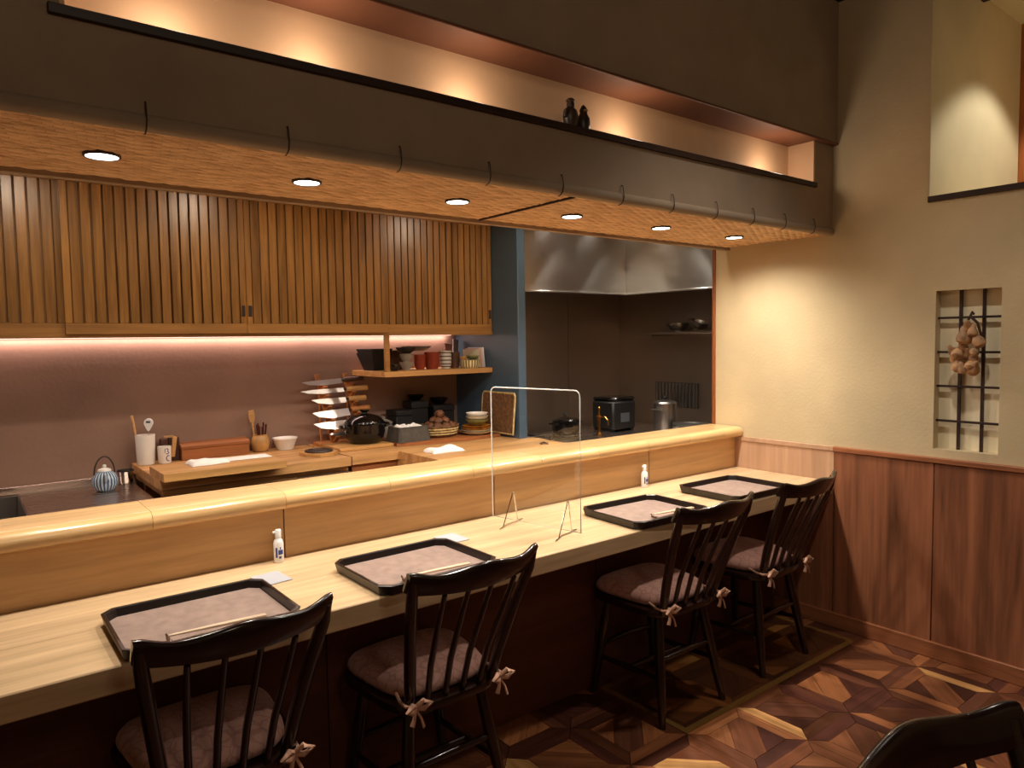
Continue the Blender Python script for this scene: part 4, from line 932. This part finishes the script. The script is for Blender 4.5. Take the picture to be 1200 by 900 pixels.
def make_cushion(loc, rz, label):
    t = thing('seat_cushion', label, 'cushion', loc, rz, 'brocade seat cushions')
    def ring(s, zz, n=40):
        out = []
        for k in range(n):
            a = 2 * math.pi * k / n; c, q = math.cos(a), math.sin(a); e = .5
            x = .188 * s * math.copysign(abs(c) ** e, c); y = .178 * s * math.copysign(abs(q) ** e, q)
            x *= 1 + .12 * (y / .18); out.append((x, y + .012, zz + .004 * math.sin(3 * a + s * 4) * (1 - s)))
        return out
    MB().loft([ring(.5, .002), ring(.9, .002), ring(.97, .008), ring(1, .020), ring(.985, .032), ring(.93, .046), ring(.8, .058), ring(.55, .064), ring(.2, .062)]).build('pad', 'brocade', t, 70)
    for s in (-1, 1):
        x0, y0 = s * .148, -.212
        b = MB(); b.tube([(s * .158, -.120, .02), (s * .169, -.165, .014), (s * .166, -.195, .012), (x0, y0, .012)], .005, 6)
        for (dx, dy, dz) in ((.045, -.012, .008), (-.035, -.022, .006)):
            b.tube([(x0, y0, .012), (x0 + dx * .5, y0 + dy * .5 - .004, .012 + dz + .010), (x0 + dx, y0 + dy, .010 + dz), (x0 + dx * .5, y0 + dy * .5 - .004, .006), (x0, y0, .010)], .0075, 8)
        b.tube([(x0, y0, .01), (x0 + .012, y0 - .012, -.018), (x0 + .02, y0 - .012, -.045)], [.005, .006, .008], 6, flat=.5)
        b.tube([(x0, y0, .01), (x0 - .010, y0 - .012, -.014), (x0 - .016, y0 - .010, -.034)], [.005, .006, .008], 6, flat=.5)
        b.build('tie_bow', 'twine', t)
    return t
CY = 1.925
chairs = [((.482, CY, 0), .0, 'dark spindle back chair, fourth along the counter from the wainscot wall'), ((1.128, CY, 0), .0, 'dark spindle back chair, third along the counter from the wainscot wall'),
          ((2.235, CY, 0), -.03, 'dark spindle back chair, second along the counter from the wainscot wall'), ((2.875, CY, 0), .02, 'dark spindle back chair, first along the counter from the wainscot wall'),
          ((1.087, .115, 0), math.pi - .14, 'dark spindle back chair with its back to the counter, out in the room')]
c0 = None
for k, (loc, rz, lb) in enumerate(chairs):
    if c0 is None: c0 = make_chair(loc, rz, lb); u0 = make_cushion((loc[0], loc[1], .4345), rz, '')
    else:
        c = copy_tree(c0); c.location = loc; c.rotation_euler = (0, 0, rz); tag(c, lb)
    u = u0 if k == 0 else copy_tree(u0)
    u.location = (loc[0], loc[1], .4345); u.rotation_euler = (0, 0, rz)
    tag(u, 'pinkish brown brocade cushion tied to the %s' % ('fourth counter chair from the wainscot wall', 'third counter chair from the wainscot wall', 'second counter chair from the wainscot wall', 'first counter chair from the wainscot wall', 'chair standing out in the room')[k])

# ================================================================== SMALL THINGS
fm = thing('floor_mat', 'clear protective mat with a tan edge under the chairs at the wainscot end', 'mat', (2.73, 1.86, 0))
outl = [(2.09, 1.642), (3.33, 1.642), (3.355, 1.65), (3.368, 1.675), (3.368, 2.08), (3.35, 2.10), (2.09, 2.10)]
inl = [(2.115, 1.67), (3.32, 1.67), (3.332, 1.675), (3.34, 1.69), (3.34, 2.065), (3.33, 2.075), (2.115, 2.075)]
L(MB().prism(inl, .0008, .003), 'sheet', 'clear_mat', fm)
mb = MB(); mb.loft([[(x, y, .0008) for x, y in outl], [(x, y, .0028) for x, y in outl], [(x, y, .0034) for x, y in inl], [(x, y, .0008) for x, y in inl]], closed=True, caps=False); L(mb, 'edge', 'mat_edge', fm)
# ornaments in the lit slot
t = thing('bird_figurine', 'small dark carved figurine with a tall head in the lit slot', 'figurine', (1.735, 1.862, 2.2035))
MB().lathe([(.020, 0), (.028, .02), (.030, .04), (.024, .06), (.014, .068), (.015, .08), (.012, .092), (.0005, .096)], n=18, sy=.8).build('body', 'statuette', t); MB().lathe([(.014, .088), (.016, .092), (.010, .099), (.0005, .1)], n=14).build('cap', 'wood_dark', t)
MB().tube([(-.012, -.006, .066), (-.03, -.008, .05), (-.034, -.006, .03)], [.006, .008, .006], 8).build('wing', 'statuette', t)
t = thing('bird_figurine', 'shorter dark carved figurine with a pale face in the lit slot', 'figurine', (1.797, 1.862, 2.2035))
MB().lathe([(.022, 0), (.027, .02), (.024, .042), (.014, .06), (.016, .07), (.008, .084), (.0005, .09)], n=18, sy=.8).build('body', 'statuette', t); MB().lathe([(.008, 0), (.009, .005), (.0005, .01)], (-.004, -.014, .062), 12).build('face', 'tan_ceramic', t)
# dried gourds hanging on the window bars
gb = thing('gourd_bunch', 'bunch of dried brown gourds hanging on the window bars', 'gourds', (XW - .012, 1.215, 1.535))
MB().tube([(.036, 0, .02), (.02, .0, .028), (0, 0, .01), (-.004, .02, -.03), (-.002, .035, -.08)], .005, 8).build('cord', 'cord', gb)
MB().tube([(0, 0, .01), (-.004, -.03, -.02), (0, -.042, -.07), (0, -.03, -.12), (0, .0, -.14), (0, .03, -.11)], .006, 8).build('cord', 'cord', gb)
r3 = random.Random(4); gme = MB().lathe([(.004, .034), (.010, .026), (.012, .014), (.020, .0), (.024, -.014), (.020, -.026), (.008, -.033), (.0005, -.034)], n=14).mesh('gourd', 'gourd')
for (gy, gz) in ((.062, -.135), (.052, -.165), (.025, -.115), (.01, -.15), (.035, -.195), (.02, -.21), (-.012, -.195), (-.025, -.21), (-.02, -.16), (.0, -.08), (.02, -.07), (-.018, -.05), (-.035, -.09), (.038, -.145), (-.03, -.135), (.005, -.035)):
    o = bpy.data.objects.new('gourd', gme); COL.objects.link(o); o.parent = gb; o.location = (r3.uniform(-.026, .0), gy, gz); o.rotation_euler = (r3.uniform(-.9, .9), r3.uniform(-.5, .5), r3.uniform(0, 6)); s = r3.uniform(.8, 1.15); o.scale = (s, s, s)
